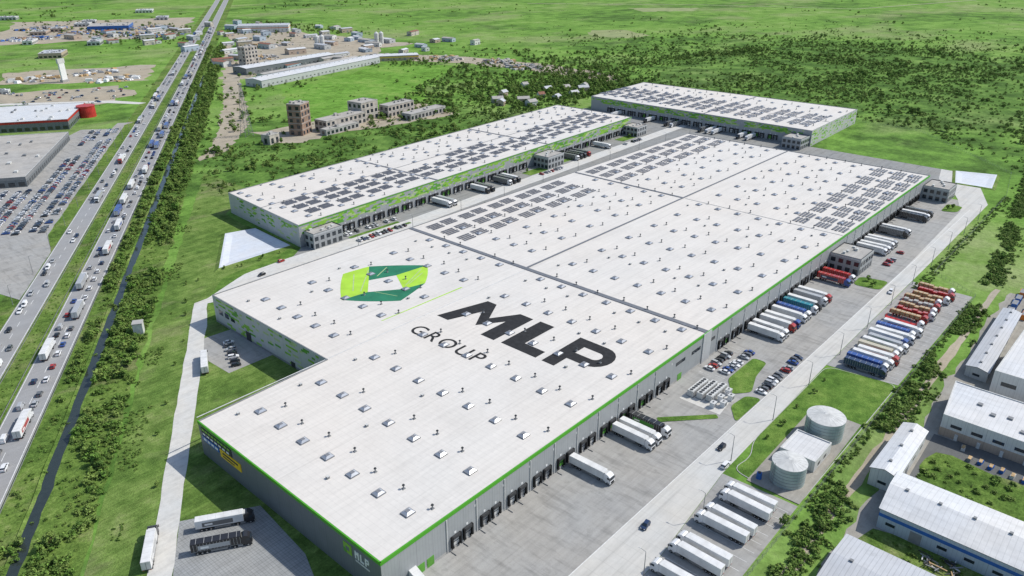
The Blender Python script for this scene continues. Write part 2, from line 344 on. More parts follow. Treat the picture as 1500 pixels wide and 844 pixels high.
sheet('gravel_pad',[(110,-48.5),(166,-47.5),(166,-65),(110,-66)],'padc',.22)
def basin(name,poly,h=.9):
    m=MB(); o=poly; a=inset(poly,2.2); b=inset(poly,3.2); c=inset(poly,6.5)
    R=[[(x,y,z) for x,y in q] for q,z in((o,.05),(a,h),(b,h),(c,.12))]
    for k in range(3):
        for i in range(len(o)):
            j=(i+1)%len(o); m.face([R[k][i],R[k][j],R[k+1][j],R[k+1][i]],'field' if k==0 else 'liner')
    m.face(R[3],'liner'); m.obj(name)
basin('lined_pond',[(80,235),(130,235.5),(132,279),(112,285)]); basin('lined_pond',[(512,-33),(557,-27),(547,3),(510,-6)],.6)
sheet('neighbour_yard',[(60,-82),(330,-78),(330,-240),(60,-240)],'padc',.03,jit=2)
sheet('dark_yard',[(141,-87),(178,-86),(178,-93),(205,-108),(205,-150),(143,-150)],'darkasphalt',.05)
sheet('rough_lawn',[(143,-89),(168,-89),(166,-125),(145,-125)],'verge',.07,jit=2)
sheet('rough_lawn',[(98,-84),(116,-86),(118,-125),(104,-130),(100,-100)],'verge',.05,jit=2)
sheet('gravel_path',[(40,-74),(330,-72),(330,-74.5),(200,-76),(40,-77)],'dirt',.035,jit=.8)
sheet('bright_meadow',[(300,480),(360,600),(400,665),(600,720),(660,640),(520,560),(470,500),(420,485)],'brightfield',.05,jit=6,seg=12)
sheet('dirt_track',[HW(478,-76),HW(560,-66),HW(700,-66),HW(1200,-84),HW(1200,-72),HW(700,-44),HW(600,-40),HW(500,-56)],'dirt',.06,jit=3.5)
sheet('dirt_ground',[(600,800),(680,640),(690,470),(690,420),(730,425),(745,520),(725,680),(650,830)],'dirt',.10,jit=10,seg=14)
sheet('dirt_ground',[(380,760),(600,810),(760,860),(740,1180),(640,1250),(560,1000),(450,880)],'dirt',.07,jit=20,seg=25)
sheet('dirt_ground',[HW(880,-160),HW(900,-330),HW(1000,-340),HW(1010,-170)],'dirt',.05,jit=10,seg=14)
sheet('dirt_ground',[(260,440),(300,440),(440,420),(450,490),(300,500),(262,500)],'dirt',.08,jit=7,seg=10)
sheet('dirt_ground',[HW(1350,-160),HW(1300,-450),HW(1700,-500),HW(1700,-160)],'dirt',.05,jit=18,seg=25)
sheet('dry_patch',[(1060,640),(1120,640),(1170,720),(1120,760),(1050,720)],'drypatch',.06,jit=11,seg=12)
sheet('dry_patch',[(1500,900),(1600,820),(1680,860),(1560,980)],'drypatch',.06,jit=13,seg=14)
for dx,dy in ((0,0),):
    pl=[(1500,1250),(1760,900),(1900,560),(2400,420)]; 
    m=MB()
    for i in range(3):
        a,b=Vector(pl[i]),Vector(pl[i+1]); d=(b-a).normalized(); n=Vector((-d.y,d.x))*3
        m.face([(*(a-n),.06+.02*i),(*(b-n),.06+.02*i),(*(b+n),.06+.02*i),(*(a+n),.06+.02*i)],'dirt')
    m.obj('dirt_track')
sheet('side_road',[HW(235,-142),HW(300,-142),HW(330,-150),HW(630,-150),HW(640,-144),HW(640,-158),HW(340,-170),HW(300,-200),HW(300,-330),HW(285,-330),HW(280,-190)],'asphalt',.09,jit=.4)
sheet('side_road',[HW(730,-150),HW(736,-144),HW(760,-180),HW(780,-340),HW(770,-340),HW(750,-190)],'gravel',.09,jit=.4)
sheet('car_park',[HW(325,-152),HW(615,-150),HW(620,-185),HW(325,-260)],'asphalt',.07)
sheet('dirt_ground',[HW(740,-185),HW(800,-160),HW(850,-190),HW(840,-330),HW(790,-330)],'dirt',.06,jit=10,seg=14)

# ------------------------------------------------------------------ main warehouse
MW=[(0,0),(471,0),(469,183),(53,183),(53,97),(0,95)]
E=empty('warehouse')
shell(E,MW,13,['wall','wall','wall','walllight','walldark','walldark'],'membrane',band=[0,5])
w=MB(); f=WF(w,(53,183),(53,97)); f.box(0,f.L,0,.05,0,13,'walllight'); f.box(0,f.L,0.05,.09,0,1,'grey')
for k in range(3): f.window(4+k*5,7.5+k*5,5,7.5)
f.box(26,30,.05,.12,0,4.5,'dark'); f.box(60,63,.05,.12,0,2.6,'dark')
w.obj('gable_cladding',E)
w=MB(); f=WF(w,(52.95,183),(52.95,97)); f.n=(-1,0); mosaic(f,12.5,lambda s,t:.5*(1-s*.4)*(t*.9+.15)); w.obj('mosaic_panels',E)
dk=MB(); f=WF(dk,MW[0],MW[1])
docks=[]
for a in range(24,455,12):
    if 136<a<176 or 296<a<322: 
        f.window(a+2,a+9,7.5,9); continue
    for b in (2.5,7.3): docks.append(a+b); f.dock(a+b)
    f.box(a-.9,a-.65,0,.25,.3,12,'offwhite')
    f.box(a+10.4,a+11.2,0,.05,9.5,10.3,'offwhite')
for a in (12,15.5): f.box(a,a+2.6,0,.1,0,3.2,'greenp2')
f.box(166.5,173,0,.35,0,13.36,'walllight'); f.box(148,151,0,.1,0,3,'greenp2')
f.box(0,f.L,0,.06,0,.8,'concrete')
dk.obj('dock_doors',E)
s=MB(); f=WF(s,(0,95),(0,0))
f.box(2,21,.0,.2,10.6,12.0,'dark'); f.box(2,21,0,.2,9.1,10.4,'dark')
for k in range(7): f.box(2.8+k*2.5,4.5+k*2.5,.2,.25,9.4,10.1,'white')
for k in range(9): f.box(2.6+k*2.0,4.0+k*2.0,.2,.25,10.9,11.7,'greenp1')
f.box(2,13,.0,.25,6.8,8.7,'blue'); f.box(13.4,26,.0,.25,5.8,8.9,'yellow'); f.box(15,24.5,.25,.28,7.5,8.2,'dark'); f.box(15,22,.25,.28,6.4,6.9,'dark')
for k in range(4): f.box(3+k*2.4,4.8+k*2.4,.25,.28,7.3,8.2,'white')
f.box(79,82.6,0,.12,7.6,11,'greenp1'); f.box(80,81.6,.12,.14,8.6,10,'walldark'); f.box(79,80.4,.12,.16,7.6,9,'greenp2')
for a0,a1,z0,z1 in ((84,84.5,8,10.6),(84.5,85.2,9.4,10.4),(85.2,85.7,8,10.6),(86.3,86.8,8,10.6),(86.8,87.8,8,8.5),(88.4,88.9,8,10.6),(88.9,89.9,10.1,10.6),(88.9,89.9,9,9.4),(89.6,90,9.4,10.1)): f.box(a0,a1,0,.12,z0,z1,'white')
f.box(84,90,0,.08,6.9,7.4,'offwhite')
s.obj('wall_signs',E)
s=MB()
s.box(170.2,91.5,13,2.4,182,.25,0,'gapdark'); s.box(318,140.5,13,1.6,83,.25,0,'gapdark'); s.box(318,49,13,.5,96,.08,0,'grey')
s.box(319,98.6,13.0,298,1.0,.3,0,'gapdark'); s.box(85,97.5,13,168,.45,.06,0,'offwhite')
s.obj('roof_strips',E)
sp=[]
for i in range(0,19):
    x=17.3+24.6*i
    if x>462: break
    for k in list(range(7))+[8,9,10,11,12]:
        y=9.2+12.6*k+(1 if k>7 else 0)
        if x<57 and y>90: continue
        if abs(x-170)<4 or y>176: continue
        sp.append((x+random.uniform(-.2,.2),y))
skylights(E,sp,13)
sl=MB()
def arrays(x0,x1,ys):
    x=x0
    while x+21<=x1:
        for y in ys: solar_block(sl,x+4.9,y,8.6,7.8,13); solar_block(sl,x+15.7,y+.8,8.6,7.8,13)
        x+=24.6
arrays(176,312,(150.2,162.8,174.6)); arrays(322,468,(150.2,162.8,174.6)) 
arrays(322,468,(5.9,15.5,28.1))
sl.obj('solar_panels',E)
lg=MB(); z=13.03
def curve(a,b,k,n=7):
    a,b=Vector(a),Vector(b); d=b-a; nn=Vector((-d.y,d.x))*k; return [tuple(a+d*(i/n)+nn*4*(i/n)*(1-i/n)) for i in range(n)]
def q(segs,mat,zz=z): 
    pts=[]
    for i,(p,k) in enumerate(segs): pts+=curve(p,segs[(i+1)%len(segs)][0],k)
    lg.face([(x,y,zz) for x,y in pts],mat)
q([((107,159),.015),((121,157),0),((110.5,144),0),((102,134),0),((89,136),.03)],'lg1'); q([((121,157),.025),((141,137),0),((123,139),0),((110.5,144),0)],'lg2')
q([((141,137),.035),((126,122),0),((115,124.5),0),((123,139),0)],'lg1'); q([((89,136),0),((102,134),0),((115,124.5),0),((126,122),.015),((106,116),.04)],'lg2')
lg.face([(87.6,107.2,z),(88.4,106.7,z),(134.4,105.6,z),(134,106.4,z)],'lg1')
for a,b in [((110,155),(98,140)),((118,154),(100,137)),((136,136),(118,127)),((133,132),(120,127)),((126,150),(116,145)),((108,121),(104,132))]: lg.face([(a[0],a[1],z+.02),(a[0]+.4,a[1]-.3,z+.02),(b[0]+.4,b[1]-.3,z+.02),(b[0],b[1],z+.02)],'greenp3')
lg.obj('roof_emblem',E)
lt=MB()
def letter(segs,ox,oy,sc,H):
    for sg in segs: lt.face([(ox+b*H,oy-a*sc,13.04) for a,b in sg],'logoblk')
H=24.5
Mseg=[[(0,0),(.2,0),(.36,.62),(.36,1),(.2,1)],[(.36,1),(.36,.62),(.56,.18),(.56,.52)],[(.56,.52),(.56,.18),(.78,.62),(.78,1)],[(.78,1),(.78,0),(1.0,0),(1.0,1)]]
letter(Mseg,107,93.5,33,H)
letter([[(0,0),(.72,0),(.72,.24),(0,.24)],[(0,.24),(.3,.24),(.3,1),(0,1)]],107.5,57,25,H)
def arc(cx,cy,r,a0,a1,n=10): return [(cx+r*math.cos(a0+(a1-a0)*i/n),cy+r*math.sin(a0+(a1-a0)*i/n)) for i in range(n+1)]
letter([[(0,0),(.3,0),(.3,1),(0,1)]],107.5,36,20,H)
o=arc(.62,.66,.34,math.pi/2,-math.pi/2); i_=arc(.62,.66,.12,math.pi/2,-math.pi/2)
o=[(.3*20/22,1.0)]+o+[(.3*20/22,.32)]; i_=[(.3*20/22,.78)]+i_+[(.3*20/22,.54)]
for k in range(len(o)-1): letter([[o[k],o[k+1],i_[k+1],i_[k]]],107.5,36,22,H)
lt.obj('roof_lettering',E)
tc=bpy.data.curves.new('t','FONT'); tc.body='GROUP'; tc.size=9.6; tc.offset=.08; tc.space_character=1.25
to=bpy.data.objects.new('t',tc); COL.objects.link(to); bpy.context.view_layer.update()
me=bpy.data.meshes.new_from_object(to); bpy.data.objects.remove(to); me.materials.clear(); me.materials.append(M['logoblk'])
o=bpy.data.objects.new('roof_lettering_small',me); COL.objects.link(o); o.parent=E
wd=max(v.co.x for v in me.vertices); k=39.5/wd; o.location=(89.5,92.5,13.04); o.rotation_euler=(0,0,-math.pi/2); o.scale=(k,7/ max(v.co.y for v in me.vertices),1)

# ------------------------------------------------------------------ second and third warehouse
E2=empty('warehouse'); B2=[(131,232),(490,252),(488,335),(136,316)]
shell(E2,B2,13,['wall','walllight','walllight','walllight'],'membrane',cop='grey')
m=MB(); f=WF(m,B2[0],B2[1]); mosaic(f,12.5,lambda s,t:(.55 if s<.12 else .75)*(t>.45),z0=1); f.box(0,f.L,0,.06,12.5,13.3,'greenp2')
mosaic(WF(m,B2[3],B2[0]),12.6,lambda s,t:.6*(.3+.8*s)*(t*.6+.3)); m.obj('mosaic_panels',E2)
dk=MB(); f=WF(dk,B2[0],B2[1])
for a in range(30,350,12):
    if 208<a<236 : continue
    for b in (2.5,7.3): f.dock(a+b)
dk.obj('dock_doors',E2)
A2=math.atan2(20,359); u=(math.cos(A2),math.sin(A2)); v=(-u[1],u[0])
L2=lambda a,b:(131+u[0]*a+v[0]*b,232+u[1]*a+v[1]*b)
skylights(E2,[L2(a,b) for a in range(14,356,24) for b in (9,22,33,44,56,68,77)],13,A2)
sl=MB(); k=0
for a in range(26,350,24):
    for b in (15.5,27,38):
        if b==38 and (100<a<150 or 200<a<250): continue
        x,y=L2(a,b); solar_block(sl,x-4.3,y,8.2,7.6,13,A2); solar_block(sl,x+5.6,y+.9,8.2,7.6,13,A2)
sl.obj('solar_panels',E2)
s=MB()
for a in (112,235): x,y=L2(a,41.5); s.box(x,y,13,1.6,82,.2,A2,'gapdark')
x,y=L2(179,43); s.box(x,y,13.02,356,.5,.12,A2,'gapdark')
s.obj('roof_strips',E2)
E3=empty('warehouse'); B3=[(545,111),(658,115),(648,342),(545,337)]
shell(E3,B3,13,['walllight','walllight','walllight','wall'],'membrane')
m=MB(); mosaic(WF(m,B3[0],B3[1]),12.6,lambda s,t:.5*(t*.6+.35)); mosaic(WF(m,B3[3],B3[0]),12.8,lambda s,t:.9*(t>.5)); m.obj('mosaic_panels',E3)
dk=MB(); f=WF(dk,B3[3],B3[0])
for a in range(20,200,12):
    for b in (2.5,7.3): f.dock(a+b)
dk.obj('dock_doors',E3)
skylights(E3,[(x,y) for x in (559,584,612,634) for y in range(122,336,13)],13)
sl=MB()
for y in range(126,330,25):
    if 205<y<225: continue
    for x in (566,577,594,605): solar_block(sl,x,y,8.6,9.0,13,0); solar_block(sl,x,y+10.8,8.6,9.0,13,0)
sl.obj('solar_panels',E3)
s=MB(); s.box(598,212,13,105,1.4,.2,0,'gapdark'); s.box(588,226,13.02,.5,225,.12,0,'gapdark'); s.obj('roof_strips',E3)

def office(poly,h=9,docks=False):
    e=empty('office_block'); shell(e,poly,h,'wall','oldroof',cop='dark')
    w=MB(); n=len(poly)
    for i in range(n):
        f=WF(w,poly[i],poly[(i+1)%n])
        k=max(1,int(f.L/3.4))
        for fl in range(2):
            for j in range(k):
                a=(j+.5)*f.L/k; 
                f.window(a-1.2,a+1.2,1.1+fl*3.8 if fl else .6,3.4+fl*3.8 if fl else 3.2)
        f.box(.2,f.L-.2,0,.04,h-.9,h-.1,'walllight')
    w.obj('windows',e)
    c=sum(p[0] for p in poly)/n; d=sum(p[1] for p in poly)/n
    r=MB()
    for k in range(4): r.box(c-6+k*4+random.uniform(-.8,.8),d+random.uniform(-3,3),h,random.uniform(1.2,2.4),1.3,random.uniform(.7,1.3),0,'offwhite')
    r.cyl(c+2,d,h,.3,.9,8,'grey'); r.obj('roof_units',e)
office([(300,-16),(319,-16),(319,-.1),(300,-.1)]); office([(459,-16),(478,-16),(478,-.1),(459,-.1)])
office([(134,223),(154,223.5),(154,233),(134,231.9)]); office([(346,229),(366,230),(366,244.5),(346,243.6)]); office([(476,236),(492,237),(491,251.5),(476,251)],8)
office([(527,112),(544.5,112),(544.5,128),(527,128)])

# ------------------------------------------------------------------ tanks, plant
for (x,y,r,h) in ((151,-57,6.4,7.6),(119,-58,5.4,7)):
    e=empty('water_tank'); t=MB(); t.cyl(x,y,.2,r,h,40,'teal','teal')
    for k in range(1,6): t.cyl(x,y,.2+k*h/6-.06,r+.06,.12,40,'grey')
    t.obj('shell',e); c=MB(); c.cyl(x,y,.2+h,r+.12,.25,40,'offwhite'); c.cyl(x,y,.45+h,r,.9,40,'offwhite',r2=.6)
    for k in range(20):
        a=2*math.pi*k/20; c.tube((x+r*math.cos(a),y+r*math.sin(a),h+.45),(x+.6*math.cos(a),y+.6*math.sin(a),h+1.35),.04,.04,4,'offwhite')
    c.obj('cone_roof',e); l=MB()
    a=2.6; lx,ly=x+(r+.4)*math.cos(a),y+(r+.4)*math.sin(a)
    for dx in(-.3,.3): l.tube((lx,ly+dx,.2),(lx,ly+dx,h+1.2),.05,.05,4,'grey')
    for k in range(14): l.tube((lx,ly-.3,.6+k*.5),(lx,ly+.3,.6+k*.5),.03,.03,4,'grey')
    l.obj('ladder',e)
e=empty('pump_house'); shell(e,[(128,-63),(142,-63),(142,-51),(128,-51)],4.2,'wallwhite','whiteroof',cop='offwhite')
w=MB(); f=WF(w,(128,-51),(128,-63)); f.box(4,5.2,0,.08,.2,2.4,'grey'); f.window(7,8.5,1.2,2.4); f=WF(w,(128,-63),(142,-63)); f.window(3,5,1.3,2.5); f.window(8,10,1.3,2.5); w.obj('windows',e)
t=MB(); t.cyl(113.5,-51,.2,.9,2.2,14,'blue','blue',r2=.85); t.cyl(113.5,-51,2.4,.5,.25,12,'dark'); t.obj('blue_barrel_tank')
sheet('gravel_pad',[(138,-7),(156,-7),(158,-14),(153,-22),(138,-24)],'gravel',.075)
for k in range(3):
    c=MB(); x,y=147.5+k*.8,-9.5-k*3.5
    c.box(x,y,.25,12,2.4,2.5,0,'offwhite','offwhite'); c.box(x,y,.08,12.3,2.8,.17,0,'grey')
    for j in range(7): c.cyl(x-5+j*1.66,y,2.75,.68,.12,12,'grey','dark')
    for j in range(8): c.box(x-5.2+j*1.5,y-1.22,.6,1.0,.06,1.5,0,'grey')
    c.obj('chiller_unit')
for k in range(5):
    c=MB(); x,y=141+k*3.0,-19.6-(k%2)*2.6; c.box(x,y,.08,2.2,1.8,2.1,0,'white'); c.box(x,y,2.18,2.4,2,.12,0,'offwhite'); c.box(x,y-.92,.5,1.7,.05,1.4,0,'grey'); c.cyl(x,y,2.3,.3,.4,8,'grey'); c.obj('transformer_kiosk')

# ------------------------------------------------------------------ neighbours on the right
def shed(name,poly4,h,ridge,wall,roof,band=None,par=None):
    e=empty(name); a,b,c,d=[Vector(p) for p in poly4]; m1=(d+a)/2; m2=(b+c)/2
    w=MB()
    for p,q_ in ((a,b),(c,d)): w.face([(*p,0),(*q_,0),(*q_,h),(*p,h)],wall)
    w.face([(*b,0),(*c,0),(*c,h),(*m2,h+ridge),(*b,h)],wall); w.face([(*d,0),(*a,0),(*a,h),(*m1,h+ridge),(*d,h)],wall)
    w.obj('walls',e); r=MB(); u_=(b-a).normalized()*.4; n_=(a-d).normalized()*.4
    r.hexa([(*(a-u_+n_),h-.1),(*(b+u_+n_),h-.1),(*(m2+u_),h+ridge),(*(m1-u_),h+ridge)],[(*(a-u_+n_),h+.1),(*(b+u_+n_),h+.1),(*(m2+u_),h+ridge+.2),(*(m1-u_),h+ridge+.2)],'grey',roof)
    r.hexa([(*(m1-u_),h+ridge),(*(m2+u_),h+ridge),(*(c+u_-n_),h-.1),(*(d-u_-n_),h-.1)],[(*(m1-u_),h+ridge+.2),(*(m2+u_),h+ridge+.2),(*(c+u_-n_),h+.1),(*(d-u_-n_),h+.1)],'grey',roof)
    L=(b-a).length
    if L>18:
        for k in range(int(L/9)):
            p=m1.lerp(m2,(k+.5)/int(L/9)); r.box(p.x,p.y,h+ridge+.1,.9,.9,.55,math.atan2(u_.y,u_.x),'grey')
    r.obj('roof',e); t=MB(); P4=[tuple(p) for p in poly4]
    for i in range(4):
        f=WF(t,P4[i],P4[(i+1)%4]); k=max(1,int(f.L/7))
        if band: f.box(0,f.L,0,.09,h*.62,h*.62+1.1,band)
        for j in range(k):
            a_=(j+.5)*f.L/k
            if j%4==1: f.box(a_-1.6,a_+1.6,0,.1,0,min(3.8,h*.55),'grey')
            else: f.window(a_-1.3,a_+1.3,h*.3,h*.3+1)
    t.obj('doors_and_windows',e); return e
shed('storage_shed',[(134.5,-86),(167,-85.5),(167,-78),(134.5,-78)],6.5,1.2,'wallwhite','whiteroof')
shed('industrial_hall',[(137,-150),(137,-85.5),(116,-87),(116,-150)],7,2,'bluewhite','whiteroof',band='blue')
E4=empty('industrial_hall'); Q=[(179,-150),(206,-150),(206,-84),(179,-87)]; shell(E4,Q,8,'wallwhite','whiteroof',cop='offwhite')
w=MB(); f=WF(w,Q[3],Q[0]); f.box(0,f.L,0,.08,0,3.2,'walltan')
for k in range(9): f.window(3+k*6.5,6.5+k*6.5,4.2,5.4)
for k in range(8): f.box(5+k*7,6+k*7,.08,.5,0,2.2,'offwhite')
f=WF(w,Q[2],Q[3]); f.box(0,f.L,0,.08,0,3.2,'walltan'); f.window(3,9,4.2,5.4); f.window(13,19,4.2,5.4)
for k in range(10): w.box(192+random.uniform(-8,8),-95-k*5,8,1.6,1.6,.6,0,'grey')
w.obj('windows',E4)
shed('storage_shed',[(228,-91),(296,-89),(297,-82),(229,-83)],4.5,.8,'walllight','metalroof')
E5=empty('industrial_hall'); Q=[(216,-160),(262,-160),(262,-95),(216,-94)]; shell(E5,Q,12,'wallwhite','whiteroof',cop='offwhite'); w=MB(); f=WF(w,Q[3],Q[0])
for k in range(7): f.window(3+k*8,8+k*8,7,8.6)
w.obj('windows',E5)
shed('storage_shed',[(79,-83.5),(79,-112),(100,-112),(100,-83.5)],5.5,.9,'walllight','metalroof')
shed('industrial_hall',[(280,-150),(330,-150),(330,-108),(280,-106)],8,1.5,'wallwhite','whiteroof',band='blue')
shed('industrial_hall',[(360,-130),(420,-130),(420,-96),(360,-94)],7,1.5,'bluewhite','metalroof')
for k in range(14):
    c=MB(); x,y=172+random.uniform(-4,4),-96-k*3.2
    c.box(x,y,.05,2.4,1.2,1.1,random.uniform(-.2,.2),random.choice(('offwhite','wood','grey','blue'))); c.box(x,y,1.15,2.2,1.0,.15,0,'wood'); c.obj('pallet_stack')
for k in range(16):
    c=MB(); x,y=92+random.uniform(10,22),-100-random.uniform(0,35)
    for j in range(6): c.box(x+random.uniform(-1,1),y+random.uniform(-1,1),.08+j*.22,random.uniform(2,5),.3,.2,random.uniform(0,3),random.choice(('grey','wood','dark','offwhite')))
    c.obj('scrap_pile')
for k in range(12):
    c=MB(); x,y=302+(k%4)*9+random.uniform(0,2),-84-(k//4)*6; c.box(x,y,.05,6,2.4,2.5,random.choice((0,.1,.05)),random.choice(('offwhite','blue','grey','orange'))); c.box(x,y,2.55,5.6,2.1,.1,0,'grey')
    for j in range(10): c.box(x-2.7+j*.6,y-1.25,.3,.08,.06,2,0,'grey')
    c.obj('shipping_container')

# ------------------------------------------------------------------ vehicles
paints={'white':(.72,.72,.72),'silver':(.38,.39,.4),'greyc':(.13,.135,.14),'black':(.025,.025,.028),'red':(.36,.03,.025),'blue':(.03,.08,.28),'navy':(.025,.045,.1),'teal':(.02,.2,.25),'cream':(.5,.45,.33),'green':(.06,.24,.04)}
PM={k:plain('car_paint_'+k,c,.25,var=.04,spec=.6) for k,c in paints.items()}
M['tarp']=plain('trailer_tarp',(.66,.66,.65),.6,var=.12,scale=.35)
M['hub']=plain('wheel_hub',(.35,.35,.36),.4,metal=.5); M['lamp']=plain('lamp_lens',(.6,.6,.55),.2); M['tail']=plain('tail_lens',(.35,.02,.015),.3)
def wheel(mb,x,z,yo,r,w,side):
    y0=yo*side; mb.cyly(x,z,min(y0,y0-w*side),max(y0,y0-w*side),r,12,'black'); mb.cyly(x,z,min(y0,y0+.02*side),max(y0,y0+.02*side),r*.55,10,'hub')
def loft(mb,st,mat):
    R=[]
    for x,hw,z0,z1 in st: R.append([(x,-hw*.94,z0),(x,-hw,(z0+z1)/2+.05),(x,-hw*.9,z1),(x,hw*.9,z1),(x,hw,(z0+z1)/2+.05),(x,hw*.94,z0)])
    for i in range(len(R)-1):
        for k in range(6):
            j=(k+1)%6; mb.face([R[i][k],R[i+1][k],R[i+1][j],R[i][j]],mat)
    mb.face(R[0],mat); mb.face(R[-1][::-1],mat)
def car_mesh(pm,style):
    m=MB(); L={'sedan':2.3,'hatch':2.05,'suv':2.3,'van':2.6}[style]; zt={'sedan':0,'hatch':.05,'suv':.2,'van':.3}[style]
    loft(m,[(-L,.72,.38,.72+zt),(-L+.12,.86,.26,.9+zt),(-L*.45,.9,.22,.97+zt),(L*.38,.9,.22,.95+zt),(L*.8,.86,.24,.8+zt),(L-.05,.74,.3,.62+zt*.6),(L,.6,.4,.55+zt*.5)],pm)
    xr={'sedan':-1.7,'hatch':-1.95,'suv':-2.15,'van':-2.5}[style]; xt={'sedan':-1.0,'hatch':-1.6,'suv':-1.9,'van':-2.4}[style]
    xf=1.05 if style!='van' else 1.6; xft=.3 if style!='van' else .8; zb=.93+zt; zr=1.44+zt*1.1 if style!='van' else 2.15
    lo=[(xr,-.8,zb),(xf,-.8,zb),(xf,.8,zb),(xr,.8,zb)]; hi=[(xt,-.64,zr),(xft,-.64,zr),(xft,.64,zr),(xt,.64,zr)]
    m.hexa(lo,hi,'glass' if style!='van' else pm,pm)
    m.hexa([(xt-.03,-.66,zr-.02),(xft+.03,-.66,zr-.02),(xft+.03,.66,zr-.02),(xt-.03,.66,zr-.02)],[(xt+.06,-.6,zr+.05),(xft-.05,-.6,zr+.05),(xft-.05,.6,zr+.05),(xt+.06,.6,zr+.05)],pm)
    if style=='van':
        m.face([(xf+.01,-.7,zb+.05),(xf+.01,.7,zb+.05),(xft+.06,.58,zr-.08),(xft+.06,-.58,zr-.08)],'glass')
        for s in(-1,1): m.face([(xf-.2,s*.815,zb+.05),(.5,s*.815,zb+.05),(.5,s*.71,zr-.3),(xft-.1,s*.71,zr-.3)],'glass')
    else:
        for s in(-1,1):
            xa=-.25; m.hexa([(xa-.05,s*.805,zb),(xa+.05,s*.805,zb),(xa+.05,s*.75,zb),(xa-.05,s*.75,zb)],[(xa-.05,s*.65,zr),(xa+.05,s*.65,zr),(xa+.05,s*.6,zr),(xa-.05,s*.6,zr)],pm)
    for s in(-1,1):
        for x in(-L*.6,L*.62): wheel(m,x,.33,.91,.33,.22,s)
        m.box(.75,s*.95,.95+zt,.18,.2,.14,0,pm); m.box(L-.12,s*.55,.55+zt*.5,.2,.32,.13,0,'lamp'); m.box(-L+.04,s*.62,.7+zt,.1,.25,.15,0,'tail')
    m.box(L-.02,0,.36,.08,1,.14,0,'black')
    return m.mesh('car_body')
styles=['sedan','hatch','suv','hatch']; CM=[]
for k,n in (('white',4),('silver',3),('greyc',2),('black',2),('red',1),('blue',1),('navy',1)):
    for i in range(n): CM.append(car_mesh(PM[k],styles[(i+len(CM))%4]))
VANM=[car_mesh(PM[k],'van') for k in('white','silver','white')]
def place(name,me,x,y,ang,z=.1):
    o=bpy.data.objects.new(name,me); COL.objects.link(o); o.location=(x,y,z); o.rotation_euler=(0,0,ang); return o
